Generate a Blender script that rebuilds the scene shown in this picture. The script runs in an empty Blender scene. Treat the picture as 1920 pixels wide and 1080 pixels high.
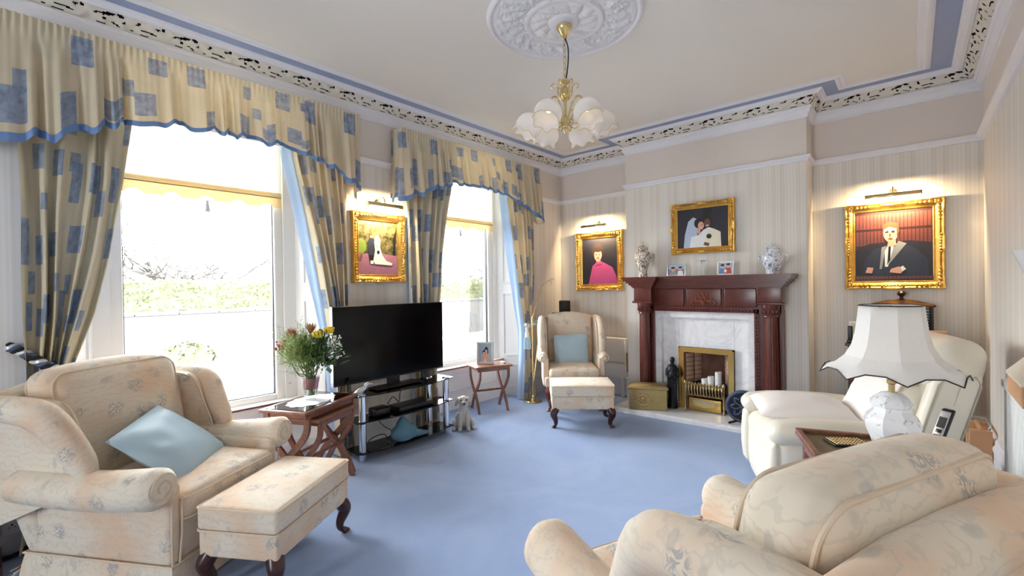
import bpy, bmesh, math, random
from math import sin, cos, pi, radians, sqrt, atan2, hypot
from mathutils import Vector, Matrix, noise

S = bpy.context.scene
COL = S.collection
RND = random.Random(11)

# ---------------------------------------------------------------- camera
H = 1.44
F_PX = 855.67
YAW, PITCH, ROLL = .718816, -.0059168, -.0151972
_fw = Vector((-sin(YAW)*cos(PITCH), cos(YAW)*cos(PITCH), sin(PITCH)))
_r = Vector((cos(YAW), sin(YAW), 0)); _u = _r.cross(_fw)
_r, _u = _r*cos(ROLL)+_u*sin(ROLL), _u*cos(ROLL)-_r*sin(ROLL)
cam = bpy.data.cameras.new('camera'); cam_o = bpy.data.objects.new('camera', cam); COL.objects.link(cam_o)
cam.sensor_width = 36; cam.lens = F_PX/1920*36; cam.clip_start = .02; cam.clip_end = 300
M = Matrix((( _r.x, _u.x, -_fw.x, 0), (_r.y, _u.y, -_fw.y, 0), (_r.z, _u.z, -_fw.z, H), (0, 0, 0, 1)))
cam_o.matrix_world = M
S.camera = cam_o

# ---------------------------------------------------------------- light and exposure
S.view_settings.view_transform = 'Standard'; S.view_settings.look = 'None'
S.view_settings.gamma = 1; S.view_settings.use_curve_mapping = False
S.view_settings.exposure = 1.66
SKY = 10.5
world = bpy.data.worlds.new('overcast_sky'); S.world = world; world.use_nodes = True
_bg = world.node_tree.nodes['Background']; _bg.inputs[0].default_value = (.93, .97, 1.0, 1); _bg.inputs[1].default_value = SKY
S.cycles.diffuse_bounces = 6; S.cycles.max_bounces = 12; S.cycles.transparent_max_bounces = 12
S.cycles.sample_clamp_indirect = 6; S.cycles.caustics_reflective = False; S.cycles.caustics_refractive = False

XL, XR, YF, YC, YB, ZC = -3.78, .455, 5.40, 5.10, -4.6, 3.20       # wall planes, chimney face, ceiling
CHX0, CHX1 = -2.60, -.735
WINS = ((.28, 1.95, .45, 1.79, .61, 1.62), (2.88, 4.56, 3.05, 4.40, 3.22, 4.27))   # room edge, back edge, glass (y)
GX = -4.20

def portal(name, loc, rot, sx, sy):
    l = bpy.data.lights.new(name, 'AREA'); l.shape = 'RECTANGLE'; l.size = sx; l.size_y = sy
    l.cycles.is_portal = True
    o = bpy.data.objects.new(name, l); COL.objects.link(o); o.location = loc; o.rotation_euler = rot
for w in WINS:
    portal('daylight_portal', (GX-.06, (w[4]+w[5])/2, 1.76), (0, -pi/2, 0), 2.5, w[5]-w[4]+.06)
FILL_WINS = ((-2.2, -1.35),)  # unseen window added to the back wall, brings fill light from behind the camera
for a, b in FILL_WINS:
    portal('daylight_portal', ((a+b)/2, YB-.12, 1.70), (pi/2, 0, 0), b-a, 2.2)  # sky light through the added fill window

# ---------------------------------------------------------------- mesh builder
def puffed(q, hs, puff):
    g = [1-min(1, abs(t)/h)**2.2 for t, h in zip(q, hs)]
    return [q[0]+puff[0]*(q[0]/hs[0])*g[1]*g[2], q[1]+puff[1]*(q[1]/hs[1])*g[0]*g[2], q[2]+puff[2]*(q[2]/hs[2])*g[0]*g[1]]
class MB:
    def __init__(s): s.v = []; s.f = []; s.m = []; s.uv = None
    def n(s): return len(s.v)
    def face(s, idx, m=0): s.f.append(tuple(idx)); s.m.append(m)
    def xf(s, start, fn):
        for i in range(start, len(s.v)): s.v[i] = tuple(fn(*s.v[i]))
        return s
    def quad(s, a, b, c, d, m=0):
        k = s.n(); s.v += [tuple(a), tuple(b), tuple(c), tuple(d)]; s.face((k, k+1, k+2, k+3), m); return s
    def box(s, x0, x1, y0, y1, z0, z1, m=0):
        k = s.n(); s.v += [(x, y, z) for z in (z0, z1) for y in (y0, y1) for x in (x0, x1)]
        for q in ((0, 2, 3, 1), (4, 5, 7, 6), (0, 1, 5, 4), (1, 3, 7, 5), (3, 2, 6, 7), (2, 0, 4, 6)): s.face([k+i for i in q], m)
        return s
    def rbox(s, x0, x1, y0, y1, z0, z1, r=.01, seg=2, div=1, puff=None, m=0):
        """rounded box; div = interior divisions; puff = (px,py,pz) bulge per axis"""
        hs = ((x1-x0)/2, (y1-y0)/2, (z1-z0)/2); c = ((x0+x1)/2, (y0+y1)/2, (z0+z1)/2)
        r = min(r, *[h*.999 for h in hs])
        lists = []
        for h in hs:
            a = [-h+r*(1-math.tan(pi/4*(1-i/seg))) for i in range(seg)]
            inn = [(-h+r)+(2*h-2*r)*i/div for i in range(div+1)]
            lists.append(a+inn+[-t for t in reversed(a)])
        key = {}
        def vert(p):
            k = (round(p[0], 6), round(p[1], 6), round(p[2], 6))
            if k in key: return key[k]
            q = [max(-h+r, min(h-r, t)) for t, h in zip(p, hs)]
            d = [a-b for a, b in zip(p, q)]; L = sqrt(sum(t*t for t in d))
            if L > 1e-9: q = [a+b/L*r for a, b in zip(q, d)]
            if puff: q = puffed(q, hs, puff)
            key[k] = s.n(); s.v.append((q[0]+c[0], q[1]+c[1], q[2]+c[2])); return key[k]
        for ax in range(3):
            b, e = (ax+1) % 3, (ax+2) % 3
            for sg in (-1, 1):
                for i in range(len(lists[b])-1):
                    for j in range(len(lists[e])-1):
                        qd = []
                        for (di, dj) in ((0, 0), (1, 0), (1, 1), (0, 1)):
                            p = [0, 0, 0]; p[ax] = sg*hs[ax]; p[b] = lists[b][i+di]; p[e] = lists[e][j+dj]; qd.append(vert(p))
                        s.face(qd if sg > 0 else qd[::-1], m)
        return s
    def loft(s, rings, closed=True, cap=True, m=0):
        k = s.n(); n = len(rings[0])
        for rg in rings: s.v += [tuple(p) for p in rg]
        for i in range(len(rings)-1):
            for j in range(n if closed else n-1):
                a = k+i*n+j; b = k+i*n+(j+1) % n
                s.face((a, b, b+n, a+n), m)
        if cap and closed:
            s.face([k+j for j in range(n)][::-1], m); s.face([k+(len(rings)-1)*n+j for j in range(n)], m)
        return s
    def tube(s, path, r, n=8, cap=True, closed=False, m=0, flat=1.0):
        P = [Vector(p) for p in path]; N = len(P)
        rr = r if hasattr(r, '__len__') else [r]*N
        T = []
        for i in range(N):
            a = P[(i-1) % N] if closed else P[max(0, i-1)]; b = P[(i+1) % N] if closed else P[min(N-1, i+1)]
            t = b-a; T.append(t.normalized() if t.length > 1e-9 else Vector((0, 0, 1)))
        up = Vector((0, 0, 1)) if abs(T[0].z) < .9 else Vector((1, 0, 0))
        nrm = (up-T[0]*up.dot(T[0])).normalized(); rings = []
        for i in range(N):
            nrm = nrm-T[i]*nrm.dot(T[i])
            nrm = nrm.normalized() if nrm.length > 1e-6 else T[i].orthogonal().normalized()
            bi = T[i].cross(nrm)
            rings.append([P[i]+(nrm*cos(2*pi*j/n)*flat+bi*sin(2*pi*j/n))*rr[i] for j in range(n)])
        if closed: rings.append(rings[0]); cap = False
        return s.loft(rings, True, cap, m)
    def lathe(s, prof, n=24, c=(0, 0, 0), m=0, ph=0, cap=True):
        rings = [[(c[0]+max(r, 1e-4)*cos(2*pi*j/n+ph), c[1]+max(r, 1e-4)*sin(2*pi*j/n+ph), c[2]+z) for j in range(n)] for r, z in prof]
        return s.loft(rings, True, cap, m)
    def prism(s, poly, a, b, fn=lambda u, v, w: (u, v, w), m=0):
        k = s.n(); n = len(poly)
        for w in (a, b): s.v += [fn(u, v, w) for u, v in poly]
        s.face([k+i for i in range(n)][::-1], m); s.face([k+n+i for i in range(n)], m)
        for i in range(n): s.face((k+i, k+(i+1) % n, k+n+(i+1) % n, k+n+i), m)
        return s
    def sheet(s, nu, nv, fn, m=0, uvf=None):
        k = s.n()
        for i in range(nu+1):
            for j in range(nv+1):
                s.v.append(tuple(fn(i/nu, j/nv)))
                if uvf:
                    if s.uv is None: s.uv = []
                    s.uv.append(uvf(i/nu, j/nv))
        for i in range(nu):
            for j in range(nv):
                a = k+i*(nv+1)+j; s.face((a, a+nv+1, a+nv+2, a+1), m)
        return s
    def ball(s, c, r, n=12, m=0, k=8):
        rx, ry, rz = r if hasattr(r, '__len__') else (r, r, r); st = s.n()
        s.lathe([(sin(pi*i/k), -cos(pi*i/k)) for i in range(k+1)], n, m=m)
        return s.xf(st, lambda x, y, z: (c[0]+x*rx, c[1]+y*ry, c[2]+z*rz))
    def obj(s, name, mat, parent=None, smooth=True, angle=42, loc=None):
        me = bpy.data.meshes.new(name); me.from_pydata(s.v, [], s.f)
        mats = mat if isinstance(mat, (list, tuple)) else [mat]
        for mm in mats: me.materials.append(mm)
        if len(mats) > 1: me.polygons.foreach_set('material_index', s.m)
        if s.uv:
            ul = me.uv_layers.new(name='UVMap')
            for lp in me.loops: ul.data[lp.index].uv = s.uv[lp.vertex_index]
        bm = bmesh.new(); bm.from_mesh(me); bmesh.ops.recalc_face_normals(bm, faces=bm.faces); bm.to_mesh(me); bm.free()
        if smooth:
            me.polygons.foreach_set('use_smooth', [True]*len(me.polygons)); me.set_sharp_from_angle(angle=radians(angle))
        me.update()
        o = bpy.data.objects.new(name, me); COL.objects.link(o)
        if parent: o.parent = parent
        if loc: o.location = loc
        return o

def tag(o, label=None, cat=None, group=None, kind=None):
    if label: o['label'] = label
    if cat: o['category'] = cat
    if group: o['group'] = group
    if kind: o['kind'] = kind
    return o
def thing(name, label, cat, loc=(0, 0, 0), rz=0, group=None, kind=None):
    o = bpy.data.objects.new(name, None); COL.objects.link(o); o.location = loc; o.rotation_euler = (0, 0, rz)
    o.empty_display_size = .05
    return tag(o, label, cat, group, kind)
def copy_tree(o, parent=None):
    c = o.copy(); COL.objects.link(c); c.parent = parent
    for ch in list(o.children): copy_tree(ch, c)
    return c
def struct(o, label=None): return tag(o, label, None, None, 'structure')
def catmull(pts, n=6, closed=False):
    P = [Vector(p) for p in pts]; out = []; N = len(P)
    for i in range(N if closed else N-1):
        g = lambda k: P[k % N] if closed else P[max(0, min(N-1, k))]
        a, b, c, d = g(i-1), g(i), g(i+1), g(i+2)
        for j in range(n):
            t = j/n
            out.append(.5*((2*b)+(c-a)*t+(2*a-5*b+4*c-d)*t*t+(3*b-a-3*c+d)*t**3))
    if not closed: out.append(P[-1])
    return out
def interp(tab, t):
    for (a, x), (b, y) in zip(tab, tab[1:]):
        if t <= b: return x+(y-x)*max(0, min(1, (t-a)/(b-a)))
    return tab[-1][1]
def ray_pt(px, py, ax, val):
    d = _fw+_r*((px-960)/F_PX)+_u*((540-py)/F_PX); t = (val-(0, 0, H)[ax])/d[ax]
    return Vector((0, 0, H))+d*t

# ---------------------------------------------------------------- materials
def srgb(r, g, b):
    f = lambda c: (c/255/12.92) if c/255 <= .04045 else ((c/255+.055)/1.055)**2.4
    return (f(r), f(g), f(b), 1)
class NT:
    def __init__(s, name):
        s.mat = bpy.data.materials.new(name); s.mat.use_nodes = True; s.t = s.mat.node_tree; s.b = s.t.nodes['Principled BSDF']; s.out = s.t.nodes['Material Output']
    def n(s, typ, **kw):
        nd = s.t.nodes.new(typ)
        for k, v in kw.items(): setattr(nd, k, v)
        return nd
    def set(s, sock, v):
        if hasattr(v, 'is_output') or hasattr(v, 'links'): s.t.links.new(v, sock)
        else: sock.default_value = v
    def math(s, op, a, b=0.0, c=None):
        nd = s.n('ShaderNodeMath', operation=op); s.set(nd.inputs[0], a); s.set(nd.inputs[1], b)
        if c is not None: s.set(nd.inputs[2], c)
        return nd.outputs[0]
    def mix(s, fac, a, b):
        nd = s.n('ShaderNodeMix', data_type='RGBA'); s.set(nd.inputs[0], fac); s.set(nd.inputs[6], a); s.set(nd.inputs[7], b); return nd.outputs[2]
    def coord(s, which='Object'): return s.n('ShaderNodeTexCoord').outputs[which]
    def pos(s): return s.n('ShaderNodeNewGeometry').outputs['Position']
    def xyz(s, v):
        nd = s.n('ShaderNodeSeparateXYZ'); s.set(nd.inputs[0], v); return nd.outputs
    def comb(s, x, y, z=0.0):
        nd = s.n('ShaderNodeCombineXYZ'); s.set(nd.inputs[0], x); s.set(nd.inputs[1], y); s.set(nd.inputs[2], z); return nd.outputs[0]
    def scale(s, v, sc):
        nd = s.n('ShaderNodeMapping'); s.set(nd.inputs[0], v); nd.inputs['Scale'].default_value = sc; return nd.outputs[0]
    def noise(s, v, sc=5, det=3, rough=.5, dist=0, out=0):
        nd = s.n('ShaderNodeTexNoise'); s.set(nd.inputs['Vector'], v); nd.inputs['Scale'].default_value = sc; nd.inputs['Detail'].default_value = det
        nd.inputs['Roughness'].default_value = rough; nd.inputs['Distortion'].default_value = dist; return nd.outputs[out]
    def vor(s, v, sc=5, feat='F1', out='Distance', rnd=1):
        nd = s.n('ShaderNodeTexVoronoi', feature=feat); s.set(nd.inputs['Vector'], v); nd.inputs['Scale'].default_value = sc; nd.inputs['Randomness'].default_value = rnd; return nd.outputs[out]
    def ramp(s, f, *stops):
        nd = s.n('ShaderNodeValToRGB'); e = nd.color_ramp.elements
        while len(e) < len(stops): e.new(.5)
        for el, (p, c) in zip(e, stops): el.position = p; el.color = c if hasattr(c, '__len__') else (c, c, c, 1)
        s.set(nd.inputs[0], f); return nd.outputs[0]
    def bump(s, h, strength=.3, dist=.01):
        nd = s.n('ShaderNodeBump'); nd.inputs['Strength'].default_value = strength; nd.inputs['Distance'].default_value = dist; s.set(nd.inputs['Height'], h)
        s.t.links.new(nd.outputs[0], s.b.inputs['Normal']); return s
    def base(s, c, rough=.5, metal=0, spec=None):
        s.set(s.b.inputs['Base Color'], c); s.set(s.b.inputs['Roughness'], rough); s.b.inputs['Metallic'].default_value = metal
        if spec is not None: s.b.inputs['Specular IOR Level'].default_value = spec
        return s
def plain(name, c, rough=.5, metal=0, var=.12, sc=14, spec=None, bump=0, coat=0):
    t = NT(name); nz = t.noise(t.coord(), sc, 3)
    c2 = tuple(x*(1-var) for x in c[:3])+(1,); t.base(t.mix(nz, c2, c), rough, metal, spec)
    if bump: t.bump(t.noise(t.coord(), sc*6, 3), bump, .003)
    if coat: t.b.inputs['Coat Weight'].default_value = coat
    return t.mat
def sheer(t, amount, colr):
    """let part of the light through a thin cloth"""
    tr = t.n('ShaderNodeBsdfTranslucent'); t.set(tr.inputs[0], colr); mx = t.n('ShaderNodeMixShader'); mx.inputs[0].default_value = amount
    t.t.links.new(t.b.outputs[0], mx.inputs[1]); t.t.links.new(tr.outputs[0], mx.inputs[2]); t.t.links.new(mx.outputs[0], t.out.inputs[0])
MT = {}
def M_(k, *a, **kw): MT[k] = plain(k, *a, **kw)

M_('white_paint', srgb(244, 243, 242), .45, var=.02)
M_('trim_white', srgb(240, 239, 243), .5, var=.03)
M_('ceiling_cream', srgb(243, 237, 229), .85, var=.03, sc=60, bump=.25)
M_('upper_wall', srgb(231, 221, 213), .8, var=.03, sc=4)
M_('blue_band', srgb(158, 170, 202), .7, var=.05)
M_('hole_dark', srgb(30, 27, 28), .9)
M_('frieze_plaster', srgb(232, 226, 214), .75, var=.12, sc=30)
M_('brass', (.80, .52, .16, 1), .22, 1, var=.25, sc=9)
M_('brass_pale', (.86, .68, .34, 1), .25, 1, var=.15)
M_('old_brass', (.60, .44, .21, 1), .34, 1, var=.3, sc=30)
M_('chrome', (.86, .87, .9, 1), .12, 1, var=.03)
M_('silver', (.7, .7, .7, 1), .28, 1, var=.15)
M_('black_plastic', srgb(20, 20, 23), .35, var=.1)
M_('black_iron', srgb(38, 38, 42), .42, .5, var=.3, sc=30)
M_('navy_iron', srgb(84, 94, 122), .45, .3, var=.3, sc=30)
M_('screen', srgb(8, 8, 12), .12, var=.05, spec=.18)
M_('leather_piping', srgb(196, 188, 170), .5)
M_('hair_mid', srgb(56, 40, 38), .6)
M_('leather', srgb(231, 224, 208), .42, var=.05, sc=9, bump=.12)
M_('blue_cushion', srgb(174, 199, 216), .6, var=.06, sc=5)
M_('pillow_white', srgb(243, 236, 231), .8, var=.04, sc=6)
M_('blue_trim', srgb(112, 144, 194), .7, var=.1)
M_('blue_bag', srgb(96, 140, 162), .8, var=.3, sc=9)
M_('coal', srgb(46, 44, 46), .9, var=.6, sc=20)
M_('candle', srgb(222, 220, 218), .6, var=.25, sc=25)
M_('fire_tan', srgb(196, 160, 136), .9, var=.25, sc=12)
M_('ceramic_white', srgb(238, 238, 240), .12, var=.02)
M_('dog_grey', srgb(205, 202, 198), .55, var=.3, sc=22, bump=.5)
M_('dog_dark', srgb(25, 24, 26), .3)
M_('cable_black', srgb(18, 18, 20), .5)
M_('cable_white', srgb(232, 232, 230), .5)
M_('cable_red', srgb(200, 40, 50), .5)
M_('socket_white', srgb(246, 246, 246), .3, var=.01)
M_('green_leather', srgb(96, 84, 56), .4, var=.15)
M_('light_wood', srgb(214, 164, 122), .5, var=.12, sc=6)
M_('lace', srgb(244, 244, 246), .8, var=.06, sc=80)
M_('silver_frame', srgb(206, 210, 208), .35, .2, var=.1)
M_('stem_green', srgb(86, 104, 52), .6, var=.3)
M_('leaf_green', srgb(58, 92, 40), .5, var=.4, sc=25)
M_('feather_green', srgb(128, 158, 66), .6, var=.4, sc=25)
M_('feather_pale', srgb(176, 186, 120), .6, var=.3, sc=25)
M_('protea_red', srgb(176, 52, 74), .6, var=.4, sc=30)
M_('protea_tan', srgb(172, 128, 82), .6, var=.4, sc=30)
M_('rose_yellow', srgb(240, 204, 52), .6, var=.2, sc=30)
M_('gyp_white', srgb(240, 240, 228), .7)
M_('amber_rim', srgb(236, 214, 170), .3)
M_('skin', srgb(222, 170, 150), .6, var=.06); M_('skin_dark', srgb(112, 72, 54), .6, var=.06)
M_('hair_dark', srgb(40, 28, 26), .6); M_('hair_brown', srgb(112, 72, 44), .6)
M_('print_white', srgb(238, 238, 240), .5, var=.06); M_('print_cream', srgb(240, 232, 205), .5, var=.05)
M_('print_pink', srgb(206, 84, 148), .5, var=.2, sc=10); M_('print_black', srgb(22, 22, 28), .5)
M_('print_navy', srgb(44, 52, 72), .5, var=.2); M_('print_grey', srgb(150, 156, 160), .5, var=.1)
M_('print_night', srgb(40, 38, 52), .5, var=.35, sc=5); M_('print_sky', srgb(170, 190, 205), .5, var=.1)
M_('print_magenta', srgb(178, 122, 152), .5, var=.35, sc=40); M_('print_red', srgb(206, 78, 72), .5, var=.2)
M_('print_blue', srgb(96, 136, 190), .5, var=.2); M_('print_mauve', srgb(150, 136, 160), .5, var=.2)
M_('print_veil', srgb(186, 202, 226), .5, var=.12)
# outdoors
M_('pavement', srgb(140, 138, 134), .9, var=.12, sc=2); M_('road', srgb(104, 105, 108), .9, var=.1, sc=2)
M_('wall_stone', srgb(92, 90, 88), .9, var=.3, sc=8); M_('bark', srgb(79, 73, 70), .9, var=.3)
M_('house_white', srgb(225, 222, 214), .8); M_('house_roof', srgb(120, 124, 130), .8); M_('house_glass', srgb(90, 100, 110), .2)

def make_mats():
    # blue carpet with soft pile
    t = NT('carpet'); p = t.pos(); big = t.noise(p, 1.6, 4, .6, .6); fine = t.noise(p, 260, 2)
    c = t.mix(t.ramp(big, (.3, 0), (.7, 1)), srgb(140, 162, 203), srgb(163, 182, 217)); c = t.mix(t.math('MULTIPLY', fine, .35), c, srgb(130, 150, 190))
    t.base(c, .95, 0, .1); t.b.inputs['Sheen Weight'].default_value = .25; t.bump(fine, .5, .004); MT['carpet'] = t.mat
    # striped wallpaper, stripes run up the wall
    t = NT('striped_wallpaper'); x = t.xyz(t.pos()); s = t.math('ADD', x[0], x[1])
    s1 = t.math('FRACT', t.math('MULTIPLY', s, 1/.21)); fine = t.math('FRACT', t.math('MULTIPLY', s, 1/.0263))
    band = t.ramp(s1, (0, .0), (.36, .0), (.38, .75), (.52, .75), (.54, .2), (.70, .2), (.72, 1), (.86, 1), (.88, .35), (1, .35))
    line = t.ramp(fine, (0, 0), (.42, 0), (.5, 1), (.92, 1), (1, 0))
    f = t.math('ADD', t.math('MULTIPLY', band, .6), t.math('MULTIPLY', line, .32))
    c = t.mix(f, srgb(237, 232, 225), srgb(224, 214, 202)); t.base(c, .6, 0, .3); MT['wallpaper'] = t.mat
    # wood
    def wood(nm, a, b, rough, sc=(2, 2, 14), coat=.2):
        t = NT(nm); v = t.scale(t.coord(), sc); g = t.noise(v, 3.5, 6, .65, 1.2)
        t.base(t.mix(t.ramp(g, (.3, 0), (.72, 1)), a, b), rough); t.b.inputs['Coat Weight'].default_value = coat; t.b.inputs['Coat Roughness'].default_value = .2
        t.bump(g, .06, .002); MT[nm] = t.mat
    wood('mahogany', srgb(66, 20, 14), srgb(108, 40, 26), .3, (9, 9, 2)); wood('mahogany_shelf', srgb(66, 20, 14), srgb(108, 40, 26), .28, (2, 9, 9))
    wood('walnut', srgb(104, 62, 46), srgb(146, 96, 76), .35, (6, 6, 6)); wood('dark_leg', srgb(44, 18, 14), srgb(74, 32, 24), .3, (6, 6, 3))
    wood('red_leg', srgb(92, 34, 22), srgb(130, 56, 40), .3, (6, 6, 3)); wood('dark_cabinet', srgb(58, 30, 20), srgb(92, 52, 36), .35, (3, 8, 3))
    # floral jacquard: cream ground, peach bloom, grey-blue motifs
    t = NT('floral_fabric'); p = t.coord(); w = t.noise(p, 4, 2, .5, 0, 1)
    pv = t.n('ShaderNodeVectorMath', operation='MULTIPLY_ADD'); t.set(pv.inputs[0], w); pv.inputs[1].default_value = (.08,)*3; t.set(pv.inputs[2], p); q = pv.outputs[0]
    c = t.mix(t.ramp(t.noise(p, 4.2, 3), (.42, 0), (.66, 1)), srgb(224, 212, 194), srgb(222, 192, 164))
    sw = t.n('ShaderNodeTexWave', wave_type='RINGS'); t.set(sw.inputs['Vector'], q); sw.inputs['Scale'].default_value = 11; sw.inputs['Distortion'].default_value = 7; sw.inputs['Detail'].default_value = 2; sw.inputs['Detail Scale'].default_value = 2.2
    c = t.mix(t.math('MULTIPLY', t.ramp(sw.outputs['Fac'], (.78, 0), (.96, 1)), .28), c, srgb(184, 180, 172))
    cell = t.vor(q, 7.5); petal = t.noise(q, 34, 2, .5, 2.5)
    m = t.math('MULTIPLY', t.ramp(cell, (.22, 1), (.34, 0)), t.ramp(petal, (.46, 0), (.54, 1)))
    pick = t.ramp(t.xyz(t.vor(q, 7.5, out='Color'))[0], (.30, 0), (.34, 1))
    c = t.mix(t.math('MULTIPLY', t.math('MULTIPLY', m, pick), .75), c, srgb(160, 158, 158))
    leaf = t.ramp(t.vor(t.scale(q, (1, .45, .45)), 15), (.16, 1), (.22, 0)); c = t.mix(t.math('MULTIPLY', leaf, .42), c, srgb(176, 172, 168))
    t.base(c, .85, 0, .2); t.b.inputs['Sheen Weight'].default_value = .15
    t.bump(t.noise(p, 150, 2), .25, .002); MT['floral'] = t.mat
    M_('floral_piping', srgb(224, 204, 180), .8, var=.1)
    # curtain print: cream cloth with slate-blue blocks (UV in metres)
    def patches(t, uv, cw, ch, seed, thresh):
        x = t.xyz(uv); row = t.math('FLOOR', t.math('DIVIDE', x[1], ch)); off = t.math('MULTIPLY', t.math('MODULO', row, 2.0), cw*.5)
        a = t.math('DIVIDE', t.math('ADD', x[0], off), cw); b = t.math('DIVIDE', x[1], ch)
        wn = t.n('ShaderNodeTexWhiteNoise', noise_dimensions='3D'); t.set(wn.inputs[0], t.comb(t.math('FLOOR', a), row, seed)); r = t.xyz(wn.outputs['Color'])
        fa, fb = t.math('FRACT', a), t.math('FRACT', b)
        da = t.math('ABSOLUTE', t.math('SUBTRACT', fa, t.math('MULTIPLY_ADD', r[1], .3, .35))); db = t.math('ABSOLUTE', t.math('SUBTRACT', fb, t.math('MULTIPLY_ADD', r[2], .2, .4)))
        ma = t.math('LESS_THAN', da, t.math('MULTIPLY_ADD', r[2], .14, .17)); mb = t.math('LESS_THAN', db, t.math('MULTIPLY_ADD', r[1], .16, .2))
        return t.math('MULTIPLY', t.math('MULTIPLY', ma, mb), t.math('GREATER_THAN', r[0], thresh))
    t = NT('curtain_print'); uv = t.coord('UV')
    c = t.mix(t.noise(uv, 7, 3), srgb(212, 200, 172), srgb(226, 215, 192))
    c = t.mix(t.math('MULTIPLY', patches(t, uv, .20, .34, 1.5, .45), .4), c, srgb(202, 200, 182))
    tone = t.mix(t.ramp(t.noise(uv, 17, 5, .65), (.36, 0), (.64, 1)), srgb(92, 118, 158), srgb(150, 172, 200))
    c = t.mix(t.math('MULTIPLY', patches(t, uv, .25, .38, 7.5, .36), .85), c, tone)
    c = t.mix(t.math('MULTIPLY', patches(t, uv, .20, .23, 3.5, .78), .8), c, tone)
    t.base(c, .85, 0, .1); sheer(t, .20, t.mix(.35, c, srgb(255, 200, 105))); MT['curtain'] = t.mat
    t = NT('lining_blue'); t.base(t.mix(t.noise(t.coord(), 4), srgb(158, 186, 226), srgb(196, 214, 240)), .8); sheer(t, .3, srgb(170, 200, 238)); MT['lining'] = t.mat
    t = NT('blind_white'); t.base(srgb(250, 248, 240), .9); sheer(t, .6, srgb(252, 250, 240)); MT['blind_white'] = t.mat
    t = NT('blind_cream'); t.base(srgb(244, 226, 186), .8); sheer(t, .32, srgb(255, 236, 196)); MT['blind_cream'] = t.mat
    t = NT('lamp_shade_cloth'); t.base(t.mix(t.noise(t.coord(), 60), srgb(243, 240, 238), srgb(250, 248, 246)), .85); sheer(t, .25, srgb(250, 246, 240)); MT['shade'] = t.mat
    # gold frames
    t = NT('gilt'); nz = t.noise(t.coord(), 22, 4); t.base(t.mix(nz, (.55, .30, .06, 1), (.95, .63, .19, 1)), t.math('MULTIPLY_ADD', nz, .25, .22), 1); t.bump(t.noise(t.coord(), 70, 3), .5, .004); MT['gilt'] = t.mat
    # marble
    t = NT('white_marble'); v = t.noise(t.pos(), 3.2, 6, .6, 1.6); t.base(t.mix(t.ramp(v, (.46, 0), (.52, 1), (.60, 0)), srgb(238, 236, 236), srgb(224, 222, 226)), .22); MT['marble'] = t.mat
    # fire brick
    t = NT('fire_brick'); t.base(t.mix(t.noise(t.pos(), 9, 4), srgb(60, 44, 40), srgb(150, 106, 88)), .9); MT['brick'] = t.mat
    # glass
    def pane(nm, tint, gl):
        t = NT(nm); tr = t.n('ShaderNodeBsdfTransparent'); tr.inputs[0].default_value = tint; g = t.n('ShaderNodeBsdfGlossy'); g.inputs['Roughness'].default_value = .02
        fr = t.n('ShaderNodeFresnel'); fr.inputs[0].default_value = 1.45; mx = t.n('ShaderNodeMixShader'); t.set(mx.inputs[0], t.math('MULTIPLY', fr.outputs[0], gl))
        t.t.links.new(tr.outputs[0], mx.inputs[1]); t.t.links.new(g.outputs[0], mx.inputs[2]); t.t.links.new(mx.outputs[0], t.out.inputs[0]); MT[nm] = t.mat
    pane('window_glass', (.97, .98, .98, 1), .8); pane('smoked_glass', (.10, .10, .11, 1), 1.2); pane('vase_glass', (.95, .965, .975, 1), 0.5); pane('table_glass', (.55, .6, .62, 1), 1.6)
    # opal glass shades
    t = NT('opal_glass'); t.base(srgb(236, 236, 240), .12); sheer(t, .35, srgb(244, 240, 236)); MT['opal'] = t.mat
    # decorated porcelain
    def porcelain(nm, ground, ink, sc, lo, hi):
        t = NT(nm); n = t.noise(t.coord(), sc, 3, .5, 2.5); t.base(t.mix(t.ramp(n, (lo, 0), (hi, 1)), ground, ink), .14); MT[nm] = t.mat
    porcelain('porcelain_brown', srgb(236, 226, 210), srgb(128, 96, 80), 22, .50, .56); porcelain('porcelain_blue', srgb(240, 240, 242), srgb(130, 150, 186), 24, .52, .60)
    porcelain('porcelain_lamp', srgb(242, 242, 244), srgb(196, 192, 194), 15, .60, .66)
    # picture grounds
    t = NT('print_garden'); t.base(t.mix(t.ramp(t.noise(t.coord(), 16, 5, .7), (.38, 0), (.66, 1)), srgb(30, 34, 24), srgb(128, 120, 80)), .45); MT['print_garden'] = t.mat
    t = NT('print_library'); x = t.xyz(t.coord()); st = t.math('FRACT', t.math('MULTIPLY', x[0], 38.0)); c = t.mix(t.ramp(st, (0, 0), (.2, 1), (.8, 1), (1, 0)), srgb(44, 20, 20), srgb(104, 54, 48))
    sh = t.math('LESS_THAN', t.math('FRACT', t.math('MULTIPLY_ADD', x[2], 6.5, .1)), .14); t.base(t.mix(sh, c, srgb(52, 24, 22)), .4); MT['print_library'] = t.mat
    # outdoors hedge
    t = NT('hedge_leaf'); t.base(t.mix(t.noise(t.pos(), 3, 4, .7), srgb(86, 92, 64), srgb(122, 126, 96)), .9); MT['hedge'] = t.mat
    t = NT('lit_lamp'); t.b.inputs['Emission Color'].default_value = (1, .76, .42, 1); t.b.inputs['Emission Strength'].default_value = 1.6; t.base((1, .9, .7, 1)); MT['lit'] = t.mat
make_mats()
# ================================================================ the setting
ZR = 2.62                                                     # picture rail
MB().box(-4.12, XR+.1, YB-.1, YF+.1, -.12, 0).obj('floor', MT['carpet'], smooth=False)
struct(bpy.data.objects['floor'], 'plain blue fitted carpet covering the whole floor')
o = MB().box(-4.3, XR+.1, YB-.1, YF+.1, ZC, ZC+.15).obj('ceiling', MT['ceiling_cream'], smooth=False); struct(o, 'cream textured ceiling above the chandelier')

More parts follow.
